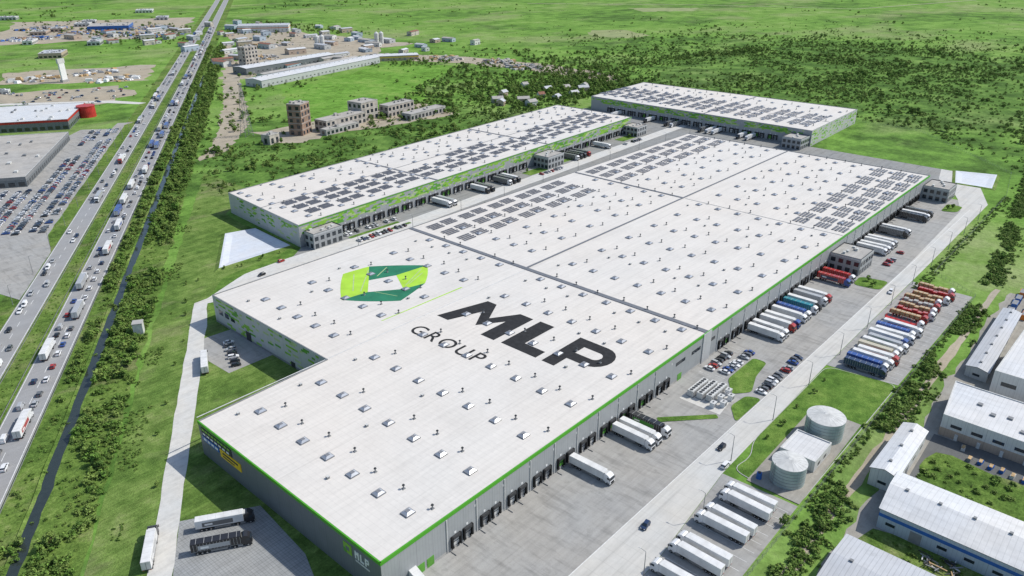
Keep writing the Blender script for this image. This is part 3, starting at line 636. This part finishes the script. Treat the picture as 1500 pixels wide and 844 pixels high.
def truck_mesh(cab,trailer,side=None,kind='box',load=None):
    m=MB(); pm=PM[cab]; tm=M['tarp'] if trailer=='white' else PM[trailer]
    x0=5.9
    prof=[(x0,1.0),(x0,3.65),(x0+.5,3.85),(x0+1.35,3.6),(x0+1.95,3.05),(x0+2.22,1.9),(x0+2.3,1.1),(x0+2.3,.45),(x0+1.9,.38),(x0+.3,.6)]
    m.extr(prof,-1.22,1.22,pm)
    m.face([(x0+1.99,-1.08,2.95),(x0+1.99,1.08,2.95),(x0+2.24,1.1,1.95),(x0+2.24,-1.1,1.95)],'glass')
    m.box(x0+2.32,0,.75,.05,1.7,.8,0,'black'); m.box(x0+2.31,0,.42,.1,2.4,.22,0,'dark')
    for s in(-1,1):
        m.face([(x0+.95,s*1.235,2.1),(x0+2.0,s*1.235,2.1),(x0+1.85,s*1.235,2.85),(x0+.95,s*1.235,2.85)],'glass')
        m.box(x0+2.15,s*1.4,2.0,.14,.22,.85,0,'black'); m.box(x0+2.33,s*.95,.72,.05,.4,.22,0,'lamp')
        wheel(m,x0+1.25,.5,1.25,.5,.34,s); wheel(m,x0-2.4,.5,1.25,.5,.6,s)
        m.box(x0-.9,s*.95,.35,1.4,.5,.6,0,'grey'); m.hexa([(x0-.5,s*1.2,1),(x0,s*1.2,1),(x0,s*1.15,1),(x0-.5,s*1.15,1)],[(x0-.5,s*1.2,3.4),(x0,s*1.2,3.6),(x0,s*1.15,3.6),(x0-.5,s*1.15,3.4)],pm)
    m.box(x0-1.9,0,.7,4.2,.9,.3,0,'dark')
    xa,xb=-8.2,5.3
    m.box((xa+xb)/2,0,1.0,xb-xa,1.0,.22,0,'dark')
    for s in(-1,1):
        for x in(-6.6,-5.3,-4.0): wheel(m,x,.5,1.25,.5,.4,s)
        m.box(2.2,s*.8,.1,.14,.14,1,0,'grey'); m.box(-.7,s*1.2,.5,4.6,.05,.5,0,'grey')
        m.box(xa+.02,s*.9,.95,.08,.4,.16,0,'tail')
    if kind=='box':
        m.box((xa+xb)/2,0,1.22,xb-xa,2.55,2.75,0,tm)
        m.box((xa+xb)/2,0,3.97,xb-xa-.1,2.4,.05,0,tm); m.box(xa-.01,0,1.3,.04,2.4,2.6,0,'offwhite'); m.box(xa-.04,0,1.4,.03,.08,2.4,0,'dark')
        for x in np.arange(xa+1.5,xb,2.2): m.box(x,0,4.02,.06,2.4,.03,0,'offwhite')
        for x in np.arange(xa+.8,xb,.9):
            for s in(-1,1): m.box(x,s*1.285,1.3,.05,.02,2.5,0,'offwhite' if trailer!='white' else tm)
        if trailer=='white': m.box(xb+.3,0,2.3,.6,1.9,1.5,0,'offwhite')
        if side:
            for s in(-1,1): m.box((xa+xb)/2-.5,s*1.3,1.7,8.6,.02,1.5,0,PM[side]); m.box((xa+xb)/2-3,s*1.32,2.1,2.2,.03,.6,0,'white')
        m.box((xa+xb)/2,0,1.2,xb-xa+.02,2.58,.12,0,'grey')
    else:
        m.box((xa+xb)/2,0,1.22,xb-xa,2.5,.15,0,'red'); m.box(xb,0,1.3,.1,2.5,1.8,0,'red'); m.box(xa,0,1.3,.1,2.5,1.2,0,'red')
        for x in np.arange(xa+.3,xb,2.1):
            for s in(-1,1): m.box(x,s*1.22,1.3,.12,.1,1.9,0,'red')
        if load:
            for x in np.arange(xa+1.3,xb-.8,2.15):
                for z in (1.37,1.95,2.53)[:random.choice((2,3,3))]:
                    m.box(x,0,z,1.9,2.1,.5,0,load)
                    m.box(x,0,z+.5,1.9,.3,.06,0,'offwhite')
    return m.mesh('truck_body')
TM={}
def tm(*a,**k):
    key=a+tuple(k.items())
    if key not in TM: TM[key]=truck_mesh(*a,**k)
    return TM[key]
def truck(x,y,ang,*a,z=.1,name='semi_truck',**k): return place(name,tm(*a,**k),x,y,ang,z)
S=-math.pi/2
def docked(x,*a,y=-9.3,**k): truck(x,y-random.uniform(0,.3),S+random.uniform(-.02,.02),*a,**k)
docked(docks[9]-.2,'white','white')
for x,a in ((103.3,('white','white')),(107.6,('white','white')),(113.2,('white','black','green'))): docked(x,*a)
DD=[d for d in docks if 176<d<296]
for d,a in zip([x for x in DD if 206<x<262],[('white','white'),('white','white','navy'),('red','white'),('blue','white'),('white','white'),('white','blue'),('white','teal'),('black','white'),('white','silver'),('red','white')]): docked(d,*a)
docked(DD[-3],'blue','red','navy'); docked(DD[-2],'white','red')
D3=[d for d in docks if d>322]
for i,a in zip((2,3,4,5,8,9,14,15,16),[('white','white'),('white','white'),('white','white'),('silver','white'),('black','greyc'),('white','white'),('black','black'),('white','white'),('black','greyc')]): 
    if i<len(D3): docked(D3[i],*a)
for x in (101,96.6,87.5,83,71.5,67,57.5,46): truck(x,-54+random.uniform(-.7,.7),math.pi/2+random.uniform(-.025,.025),'white','white')
for i,(x,a) in enumerate(zip((205,209.5,214,218.5,223,227.5,232,237,241.5,246,251),[('navy','navy'),('white','blue'),('white','white'),('red','white','red'),('white','cream'),('white','white','green'),('white','silver','blue'),('blue','white'),('white','white'),('white','blue'),('white','white','red')])):
    truck(x,-52+random.uniform(-1.5,1.5),S+random.uniform(-.03,.03),*a)
for i,x in enumerate((266,271.5,277,282.5,288,294,300,306)):
    truck(x,-51.5+random.uniform(-2,2),S+random.uniform(-.03,.03),('red','white','white')[i%3],'red',None,'flat',('wood','red','wood','concrete','wood')[i%5],name='flatbed_truck')
truck(259,-51,S,'white','blue',None,'flat',None,name='flatbed_truck')
truck(-13,57.5,-.56,'black','white','greyc'); truck(-18.5,49.5,-.56,'black','black','silver'); truck(-33,63,1.02,'black','white','silver'); truck(29.5,149.5,1.1,'white','white')
truck(9,-6,S-.2,'white','white')
for a,c in ((104,('white','white')),(108.8,('white','silver')),(142,('black','white')),(147,('black','greyc')),(166,('white','greyc')),(171,('black','greyc')),(175.5,('black','white')),(250,('white','greyc')),(255,('black','black')),(260,('black','greyc')),(266,('red','greyc')),(296,('white','white'))):
    x,y=L2(a,-10.5); truck(x,y,A2+S,*c)
for y,c in ((300,('white','white')),(262,('black','white')),(240,('black','greyc')),(234,('white','greyc')),(205,('black','greyc')),(198,('white','white')),(192,('white','white')),(168,('black','white')),(160,('white','white'))): truck(535.5,y,math.pi,*c)
def pcar(x,y,a,name='parked_car'): place(name,random.choice(CM),x,y+random.uniform(-.3,.3),a+random.uniform(-.04,.04)+random.choice((0,math.pi)),.1)
for i in range(10):
    if random.random()<.8: pcar(162+i*2.7,-5,S)
    if random.random()<.85: pcar(163.4+i*2.7,-11.2,S)
    if random.random()<.85: pcar(162+i*2.7,-28.5,S)
for i in range(7):
    if random.random()<.6: pcar(189+i*2.7,-28.2,S)
pcar(112,-40,0); pcar(120,-34,0)
for i in range(8):
    if random.random()<.75: pcar(38+i*1.3,140+i*3.3,-.4)
for i in range(14):
    if random.random()<.75: pcar(159.4+i*2.8,215.5,S)
    if random.random()<.7: pcar(159.4+i*2.8,229,S)
for i in range(10):
    if random.random()<.6: pcar(322+i*2.8,-22,S)
    if random.random()<.6: pcar(330+i*2.8,224,S)
    if random.random()<.6: pcar(445+i*2.8,229,S)
for p in ((112,222),(95,214),(70,-36),(290,-35)): pcar(*p,.1)
HA=math.atan2(D[1],D[0]); cols=[('white','white'),('blue','blue'),('white','silver'),('red','white'),('white','cream'),('navy','white','blue'),('white','white','red'),('silver','blue'),('white','white')]
def lane(n,t0,t1,gap,ang,ptruck,name_t='semi_truck'):
    t=t0+random.uniform(0,gap)
    while t<t1:
        if random.random()<ptruck: t+=9; truck(*HW(t,n),ang,*random.choice(cols),z=.12); t+=10
        elif random.random()<.15: place('delivery_van',random.choice(VANM),*HW(t,n),ang,.12); t+=4
        else: place('car',random.choice(CM),*HW(t,n+random.uniform(-.3,.3)),ang,.12); t+=3
        t+=random.expovariate(1/gap)+3
lane(-111.6,60,1500,6,HA,.14); lane(-116.2,60,1500,6,HA,.20); lane(-133,120,1500,18,HA+math.pi,.10); lane(-137.8,120,1500,20,HA+math.pi,.10)
for r in range(7):
    n=-154-r*5.6-(r//2)*3
    for t in np.arange(335,612,2.8):
        if n<-178 and t>430: continue
        if random.random()<.76 and noise.noise(Vector((t*.02,n*.05,0)))>-.35: place('parked_car',random.choice(CM),*HW(t,n),HA+math.pi/2+random.uniform(-.05,.05),.09)
for k in range(60):
    t=random.uniform(745,840); n=random.uniform(-300,-170); place('parked_car',random.choice(CM),*HW(t,n),random.uniform(0,3),.09)

# ------------------------------------------------------------------ left town
def flat(name,t0,t1,n0,n1,h,wall,roof,win=True,band=None):
    e=empty(name); poly=[HW(t0,n0),HW(t0,n1),HW(t1,n1),HW(t1,n0)]
    shell(e,poly,h,wall,roof,cop='offwhite'); w=MB()
    for i in range(4):
        f=WF(w,poly[i],poly[(i+1)%4])
        if band: f.box(0,f.L,0,.1,h-1.8,h,band)
        k=int(f.L/6)
        for j in range(k):
            a=(j+.5)*f.L/k; f.window(a-2,a+2,.8,min(3.6,h-2))
    w.obj('windows',e); r=MB()
    for k in range(16):
        x,y=HW(random.uniform(t0+4,t1-4),random.uniform(min(n0+4,n1-1),max(n1-4,n0+1))); r.box(x,y,h+.01*k,random.uniform(1.5,4),random.uniform(1.2,2.5),1.2,HA,random.choice(('offwhite','grey')))
    r.obj('roof_units',e); return e
flat('car_dealership',440,580,-255,-186,7,'walldark','oldroof',band='grey')
flat('showroom',625,705,-275,-195,9,'walldark','whiteroof',band='red')
t=MB(); x,y=HW(680,-190); t.cyl(x,y,0,8,10,32,'red','white'); t.cyl(x,y,10,8.3,.8,32,'red'); t.obj('round_red_pavilion')
flat('petrol_station',285,310,-215,-180,5,'blue','whiteroof',band='blue')
x,y=HW(900,-253); t=MB(); t.box(x,y,0,7,2.5,26,.3,'white'); t.box(x,y,22,9,3,5,.3,'offwhite'); t.box(x,y,0,9,5,3,.3,'concrete'); t.obj('advertising_tower')
flat('farm_store',1480,1540,-330,-260,8,'blue','oldroof',band='blue'); flat('farm_store',1120,1160,-330,-300,7,'walltan','metalroof')
for k in range(14):
    t0=1250+k*45+random.uniform(0,15); n0=-random.uniform(200,620); flat('farm_store',t0,t0+random.uniform(20,40),n0-random.uniform(14,40),n0,6,random.choice(('wallwhite','walltan','walllight')),random.choice(('whiteroof','metalroof','oldroof')))
for k in range(5): t0=745+k*22; flat('kiosk_building',t0,t0+9,-340+k*8,-328+k*8,4,'wallwhite','whiteroof')
def heap(name,cx,cy,rx,ry,n,pal):
    m=MB()
    for i in range(n):
        a=random.uniform(0,6.28); r=math.sqrt(random.random()); x=cx+rx*r*math.cos(a); y=cy+ry*r*math.sin(a); s=random.uniform(1.5,5)
        m.box(x,y,random.uniform(0,3)*(1-r),s*1.6,s,s*random.uniform(.3,.7),a,random.choice(pal),taper=random.uniform(.6,1))
    m.obj(name)
for (t_,n_) in ((1360,-200),(1400,-260),(1450,-330),(1380,-400),(1500,-230),(1550,-420)): heap('scrap_heap',*HW(t_,n_),45,30,160,('brick','blue','concrete','grey','wood','offwhite','concrete','dark'))
for (t_,n_) in ((900,-200),(930,-290),(960,-230)): heap('storage_heap',*HW(t_,n_),30,20,50,('white','offwhite','wood','grey'))
for (x,y) in ((700,560),(715,620),(690,700),(640,780),(520,900),(590,1010)): heap('rubble_heap',x,y,22,26,60,('concrete','concrete','plaster','grey','wood'))

# ------------------------------------------------------------------ mid distance buildings
def tower(name,x,y,sx,sy,h,ang,fl,mat):
    e=empty(name); c,s_=math.cos(ang),math.sin(ang)
    poly=[(x+a*c*sx/2-b*s_*sy/2,y+a*s_*sx/2+b*c*sy/2) for a,b in((-1,-1),(1,-1),(1,1),(-1,1))]
    shell(e,poly,h,mat,'oldroof',cop='concrete'); w=MB()
    for i in range(4):
        f=WF(w,poly[i],poly[(i+1)%4]); k=max(1,int(f.L/5))
        for l in range(fl):
            z=.8+l*h/fl; f.box(0,f.L,0,.15,(l+1)*h/fl-.4,(l+1)*h/fl,'concrete')
            for j in range(k):
                if random.random()<.12: continue
                a=(j+.5)*f.L/k; f.window(a-1.5,a+1.5,z,z+h/fl*.55)
    for k in range(4): w.box(x+random.uniform(-.3,.3)*sx,y+random.uniform(-.3,.3)*sy,h+.01*k,3,2,random.uniform(.6,2.4),ang,'concrete')
    w.obj('windows',e); return e
tower('ruined_brick_tower',289,466,17,13,27,.5,5,'brick')
tower('ruined_factory',330,462,50,15,10,.14,2,'plaster'); tower('ruined_factory',365,474,22,18,17,.14,3,'plaster'); tower('ruined_factory',400,466,36,12,11,.1,2,'plaster'); tower('ruined_factory',412,440,50,12,6,.1,1,'concrete'); tower('ruined_factory',318,448,40,8,5,.14,1,'concrete')
tower('farm_building',252,455,12,9,8,.3,1,'plaster')
def shed2(name,a,b,w,h,r,wall,roof,band=None):
    a,b=Vector(a),Vector(b); d=(b-a).normalized(); n=Vector((-d.y,d.x))*w
    return shed(name,[tuple(a),tuple(b),tuple(b+n),tuple(a+n)],h,r,wall,roof,band)
shed2('long_warehouse',(423,782),(575,806),26,8,1.5,'walldark','whiteroof'); shed2('long_warehouse',(388,690),(600,738),26,8,1.5,'walllight','whiteroof'); shed2('long_warehouse',(420,738),(590,772),12,6,1,'walllight','oldroof')
shed2('yellow_hall',(602,752),(655,720),22,7,1,'walltan','whiteroof',band='yellow'); shed2('orange_hall',(655,1205),(725,1150),40,12,1,'wallwhite','metalroof',band='orange')
tower('office_block',471,857,22,14,24,.2,5,'plaster')
for x,y in ((635,934),(642,930),(724,898),(732,896)):
    m=MB(); m.cyl(x,y,0,3.6,17,16,'offwhite'); m.cyl(x,y,17,3.6,2.5,16,'offwhite',r2=.5); m.cyl(x,y,8,3.7,.3,16,'grey'); m.obj('grain_silo')
used=[]
for k in range(300):
    t_=random.uniform(0,1); x=460+t_*330+random.uniform(-40,60); y=840+random.uniform(-70,520)
    if any(abs(x-a)<30 and abs(y-b)<30 for a,b in used) or len(used)>70: continue
    used.append((x,y)); L_=random.uniform(10,30); a=random.uniform(-.3,.5)+random.choice((0,1.57))
    shed2('workshop',(x,y),(x+L_*math.cos(a),y+L_*math.sin(a)),random.uniform(7,15),random.uniform(4,8),1.2,random.choice(('wallwhite','walltan','walllight','bluewhite','plaster')),random.choice(('whiteroof','metalroof','oldroof','tile')))
used=[]
for k in range(60):
    x=495+random.betavariate(1.2,2)*150; y=388+random.betavariate(1,2)*80
    if any(abs(x-a)<20 and abs(y-b)<16 for a,b in used) or len(used)>14: continue
    used.append((x,y)); a=random.uniform(-.7,.7); L_=random.uniform(6,13); shed2('farmhouse',(x,y),(x+L_*math.cos(a),y+L_*math.sin(a)),random.uniform(6,9),random.uniform(3,5),2.2,random.choice(('wallwhite','plaster','walltan')),random.choice(('tile','oldroof','oldroof','metalroof')))
m=MB(); x,y=252,493
for s1 in(-1,1):
    for s2 in(-1,1): m.tube((x+s1*4,y+s2*4,0),(x+s1*.6,y+s2*.6,44),.16,.1,5,'grey')
for k in range(10):
    z0,z1=k*4.4,(k+1)*4.4; r0,r1=4-3.4*k/10,4-3.4*(k+1)/10; c=[(-1,-1),(1,-1),(1,1),(-1,1)]
    for i in range(4):
        a,b=c[i],c[(i+1)%4]; m.tube((x+a[0]*r0,y+a[1]*r0,z0),(x+b[0]*r1,y+b[1]*r1,z1),.07,.07,4,'grey'); m.tube((x+a[0]*r1,y+a[1]*r1,z1),(x+b[0]*r1,y+b[1]*r1,z1),.07,.07,4,'grey')
m.box(x,y,44,3,3,.8,0,'grey'); m.obj('lattice_mast')
m=MB(); x,y=HW(182,-82); m.box(x,y,0,4,4,5,HA,'offwhite'); m.box(x,y,5,4.4,4.4,.4,HA,'concrete'); m.box(x,y-2.05,0,1.2,.1,2.2,0,'grey'); m.obj('utility_kiosk')

def lamp(h=10):
    m=MB(); m.cyl(0,0,0,.2,.3,8,'concrete'); m.tube((0,0,.3),(0,0,h),.11,.06,6,'grey'); m.tube((0,0,h),(1.6,0,h+.3),.05,.04,5,'grey'); m.box(1.9,0,h+.22,.8,.3,.12,0,'offwhite'); return m.mesh('lamp')
LM=lamp()
for x in range(20,460,32): place('street_lamp',LM,x,-39.9 if x>110 else -47,math.pi/2,.1)
for t in range(230,640,38): place('street_lamp',LM,*HW(t,-143.5),-.5,.1)
for x in range(150,530,40): place('street_lamp',LM,x,204,math.pi/2,.1)
fn=MB()
for p,q_ in (((30,-67.6),(312,-67.4)),((312,-67.4),(330,-44)),((330,-44),(500,-42)),((500,-42),(565,-32)),((565,-32),(665,60)),((665,60),(670,350))):
    f=WF(fn,p,q_)
    for a in np.arange(0,f.L,3): f.box(a,a+.07,0,.07,0,1.9,'grey')
    for z_ in(.2,1.0,1.8): f.box(0,f.L,.02,.05,z_,z_+.05,'grey')
fn.obj('boundary_fence')

# ------------------------------------------------------------------ vegetation
def crown_proto(name,h,r,trunk,nc,per,fs,zlow=.25,seed=0):
    R=np.random.default_rng(seed); m=MB()
    if trunk:
        m.tube((0,0,0),(0.1,0,h*.45),.05*h*.6,.02*h,6,'bark')
        for k in range(4):
            a=k*1.6+seed; m.tube((0,0,h*(.25+.05*k)),(math.cos(a)*r*.6,math.sin(a)*r*.6,h*(.5+.07*k)),.015*h,.006*h,5,'bark')
    ax,ay=R.uniform(.75,1.25),R.uniform(.75,1.25)
    for c in range(nc):
        a=R.uniform(0,6.283); rr=r*math.sqrt(R.uniform(0,1))*.8; z=h*R.uniform(zlow+.08,.88)
        rr*=math.sin(math.pi*min(1,max(.15,(z/h-zlow+.25)/(1.2-zlow))))**.5
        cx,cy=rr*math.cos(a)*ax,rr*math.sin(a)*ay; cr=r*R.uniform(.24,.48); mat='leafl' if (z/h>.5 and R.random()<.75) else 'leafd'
        for k in range(per):
            d=R.normal(size=3); d/=np.linalg.norm(d); p=np.array([cx,cy,z])+d*cr*R.uniform(.5,1.1)*np.array([1,1,.8])
            n=d+R.normal(size=3)*.5; n[2]+=.6; n/=np.linalg.norm(n); u_=np.cross(n,R.normal(size=3)); u_/=np.linalg.norm(u_); w_=np.cross(n,u_); s_=fs*R.uniform(.6,1.3)
            p[2]=max(p[2],.1)
            m.face([p-u_*s_,p-w_*s_*.7,p+u_*s_,p+w_*s_*.7],mat)
    return m.mesh(name)
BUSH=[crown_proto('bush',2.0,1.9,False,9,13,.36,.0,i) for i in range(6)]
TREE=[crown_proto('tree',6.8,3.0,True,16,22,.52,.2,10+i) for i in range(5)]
def coll(name,ms):
    c=bpy.data.collections.new(name)
    for m in ms: c.objects.link(bpy.data.objects.new(name+'_variant',m))
    return c
CB=coll('bush_set',BUSH); CT=coll('tree_set',TREE)
def mass(name,pts,col):
    if not len(pts): return
    pts=np.array(pts); me=bpy.data.meshes.new(name); me.from_pydata([(p[0],p[1],0.02) for p in pts],[],[])
    sc=np.stack([pts[:,2]*rng.uniform(.8,1.3,len(pts)),pts[:,2]*rng.uniform(.8,1.3,len(pts)),pts[:,2]*rng.uniform(.7,1.1,len(pts))],1)
    a=me.attributes.new('sc','FLOAT_VECTOR','POINT'); a.data.foreach_set('vector',sc.astype(np.float32).ravel())
    a=me.attributes.new('rt','FLOAT_VECTOR','POINT'); rv=np.zeros((len(pts),3),np.float32); rv[:,2]=rng.uniform(0,6.28,len(pts)); a.data.foreach_set('vector',rv.ravel())
    o=bpy.data.objects.new(name,me); COL.objects.link(o)
    ng=bpy.data.node_groups.new(name,'GeometryNodeTree'); ng.interface.new_socket(name='Geometry',in_out='INPUT',socket_type='NodeSocketGeometry'); ng.interface.new_socket(name='Geometry',in_out='OUTPUT',socket_type='NodeSocketGeometry')
    n=ng.nodes; gi=n.new('NodeGroupInput'); go=n.new('NodeGroupOutput'); ip=n.new('GeometryNodeInstanceOnPoints'); ci=n.new('GeometryNodeCollectionInfo')
    ci.inputs['Collection'].default_value=col; ci.inputs['Separate Children'].default_value=True; ci.inputs['Reset Children'].default_value=True
    s=n.new('GeometryNodeInputNamedAttribute'); s.data_type='FLOAT_VECTOR'; s.inputs['Name'].default_value='sc'
    r=n.new('GeometryNodeInputNamedAttribute'); r.data_type='FLOAT_VECTOR'; r.inputs['Name'].default_value='rt'
    L=ng.links.new; L(gi.outputs[0],ip.inputs['Points']); L(ci.outputs[0],ip.inputs['Instance']); ip.inputs['Pick Instance'].default_value=True
    L(s.outputs['Attribute'],ip.inputs['Scale']); L(r.outputs['Attribute'],ip.inputs['Rotation']); L(ip.outputs[0],go.inputs[0])
    md=o.modifiers.new('scatter','NODES'); md.node_group=ng
def nz(x,y,s,o=0): return noise.noise(Vector((x*s,y*s,o)))
pts=[]; pb=[]
for i in range(9500):
    t=-20+1220*random.random()**1.25
    n=random.choice((random.gauss(-90,3.2),random.gauss(-102,1.5),random.uniform(-93,-79)))
    if n<-105 or n>-78: continue
    if -99.6<n<-93.6 and (t<560 or random.random()<.6): continue
    clump=nz(*HW(t,n),.035,2)+.5*nz(*HW(t,n),.12,7)
    lim=-.04 if t<260 else -.16 if t<420 else -.3
    if clump>lim:
        big=random.random()<(.06 if t<260 else .2)
        (pts if big else pb).append((*HW(t,n),random.uniform(.3,1.1)))
    elif random.random()<.15: pb.append((*HW(t,n),random.uniform(.2,.5)))
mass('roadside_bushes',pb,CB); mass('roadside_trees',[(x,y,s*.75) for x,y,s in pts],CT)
def inpoly(x,y,poly):
    c=False; n=len(poly); j=n-1
    for i in range(n):
        xi,yi=poly[i]; xj,yj=poly[j]
        if (yi>y)!=(yj>y) and x<(xj-xi)*(y-yi)/(yj-yi)+xi: c=not c
        j=i
    return c
EX=[[(-70,-80),(320,-80),(500,-46),(570,-38),(670,60),(675,355),(480,350),(130,325),HW(330,-60),HW(-20,-105)],
    [(60,-78),(340,-76),(430,-90),(430,-260),(60,-260)]]
def free(x,y,m=0):
    n=x*NN[0]+y*NN[1]; t=x*D[0]+y*D[1]
    if -149<n<-99: return False
    if n<-142 and 230<t<730 and n>-290: return False
    for e in EX:
        if inpoly(x,y,e): return False
    return True
CX0,CY0=-88.7,-125.3; HD=math.radians(41.95)
near=[];trees=[]
for i in range(75000):
    r=150*math.exp(random.random()*math.log(22)); a=HD+math.radians(random.uniform(-44,44)); x=CX0+r*math.cos(a); y=CY0+r*math.sin(a)
    if not free(x,y): continue
    k=.55*nz(x,y,.0028,1)+.4*nz(x,y,.012,5)+.4*nz(x,y,.06,8)
    rb=math.exp(-((x-880)/380)**2)*math.exp(-((y-180)/380)**2)
    th=.28-.32*rb
    if y<-30 and x<700: th-=.08
    town=(430<x<820 and 380<y<1350) or (300<x<430 and 640<y<900)
    if town: th=.02
    if inpoly(x,y,[(330,500),(400,650),(590,710),(640,640),(500,550)]): th=.45
    if k>th:
        if random.random()<.4+.5*min(1,(k-th)*4):
            if k>th+.1 and random.random()<(.75 if town else .3) and not(y<-30 and x<700): trees.append((x,y,random.uniform(.4,.95)))
            else: near.append((x,y,random.uniform(.35,1.0)*(1+r/2500)))
    elif random.random()<.06: near.append((x,y,random.uniform(.25,.7)))
for i in range(15000):
    x=random.gauss(960,210); y=random.gauss(210,190)
    if not free(x,y) or inpoly(x,y,EX[0]): continue
    k=nz(x,y,.012,15)+.6*nz(x,y,.045,11)
    if k>-.08 or random.random()<.16:
        (trees if random.random()<.10 and k>.1 else near).append((x,y,random.uniform(.35,1.1)))
for i in range(4200):
    x=random.uniform(150,560); y=random.uniform(325,470)
    if y< 326+(x-136)*.054+8: continue
    if x*NN[0]+y*NN[1]<-72 or inpoly(x,y,[(260,438),(460,415),(460,500),(250,505)]): continue
    k=nz(x,y,.03,15)+.6*nz(x,y,.1,11)
    if k>-.05 or random.random()<.15: (trees if random.random()<.14 else near).append((x,y,random.uniform(.25,.85)))
for i in range(1500):
    x=random.uniform(560,860); y=random.uniform(-110,80)
    if free(x,y) and nz(x,y,.03,15)+.5*nz(x,y,.1,2)>.02: near.append((x,y,random.uniform(.3,.9)))
for i in range(800):
    t=random.random(); x=560+150*t+random.gauss(0,14); y=370+random.uniform(0,110)
    if not inpoly(x,y,EX[0]): trees.append((x,y,random.uniform(.4,.9)))
for i in range(700):
    x=random.uniform(640,1100); y=random.gauss(520-(x-640)*.25,14)
    if nz(x,y,.02,6)>-.1: trees.append((x,y,random.uniform(.3,.7)))
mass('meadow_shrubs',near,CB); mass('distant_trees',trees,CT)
h=[]; ht=[]
for i in range(2600):
    x=random.uniform(60,620); y=-71.5-max(0,(330-x))*0.012+random.gauss(0,2.6)+max(0,(x-320))*.11
    if nz(x,y,.03,4)+.4*nz(x,y,.12,1)+.1*(x/300)>-.05: (h if random.random()<.95 else ht).append((x,y,random.uniform(.3,.9)))
mass('boundary_hedge',h,CB); mass('boundary_trees',[(x,y,s*.6) for x,y,s in ht],CT)
tf=[]
for i in range(3000):
    t=random.uniform(0,330); n=random.uniform(-79,-62)
    x,y=HW(t,n)
    if nz(x,y,.05,6)>.12 and n<-70: tf.append((x,y,random.uniform(.15,.4)))
for i in range(900):
    x=random.uniform(110,500); y=random.uniform(-70,-67) if x<300 else random.uniform(-46,-41)
    tf.append((x,y,random.uniform(.2,.5)))
for i in range(500):
    tf.append((*HW(random.uniform(0,600),random.uniform(-127,-122.5)),random.uniform(.1,.3)))
mass('weeds',tf,CB)
mass('yard_shrubs',[(random.uniform(144,167),random.uniform(-124,-89),random.uniform(.3,.8)) for i in range(60)]+[(random.uniform(100,115),random.uniform(-125,-86),random.uniform(.3,.6)) for i in range(25)],CB)
for x,y in [HW(t+random.uniform(-6,6),-64.5+random.uniform(-2,2)) for t in range(70,260,24)]+[(x,206) for x in range(150,520,26)]+[(x+random.uniform(-2,2),-43+random.uniform(-1,1)) for x in range(136,200,13)]+[(60+random.uniform(0,60),228+random.uniform(2,8)) for k in range(8)]: 
    o=place('young_tree',random.choice(TREE[:3]),x,y,random.uniform(0,6),.05); k=random.uniform(.2,.4); o.scale=(k,k,k)
for x,y in [(292,-26),(297,-22),(450,-22),(446,-20),(388,236),(330,236),(470,240)]:
    o=place('ornamental_tree',random.choice(TREE[:3]),x,y,random.uniform(0,6),.1); o.scale=(.5,.5,.5)

# ------------------------------------------------------------------ light, world, camera
az=math.radians(122); el=math.radians(47)
sd=Vector((math.sin(az)*math.cos(el),math.cos(az)*math.cos(el),math.sin(el)))
L=bpy.data.lights.new('sun','SUN'); L.energy=4.1; L.angle=math.radians(.6); L.color=(1,.965,.9)
lo=bpy.data.objects.new('sun',L); COL.objects.link(lo); lo.rotation_euler=sd.to_track_quat('Z','Y').to_euler(); lo.location=(200,-200,400)
w=bpy.data.worlds.new('World'); scene.world=w; w.use_nodes=True; nt=w.node_tree; bg=nt.nodes['Background']
sk=nt.nodes.new('ShaderNodeTexSky'); sk.sky_type='NISHITA'; sk.sun_disc=False; sk.sun_elevation=el; sk.sun_rotation=az
nt.links.new(sk.outputs[0],bg.inputs[0]); bg.inputs[1].default_value=.15
cd=bpy.data.cameras.new('camera'); cd.sensor_width=36; cd.lens=36*1124/1500; cd.clip_end=20000; cd.clip_start=1
co=bpy.data.objects.new('camera',cd); COL.objects.link(co); co.location=(CX0,CY0,160)
th=math.atan(517/1124); fw=Vector((math.cos(th)*math.cos(HD),math.cos(th)*math.sin(HD),-math.sin(th)))
co.rotation_euler=fw.to_track_quat('-Z','Y').to_euler(); scene.camera=co
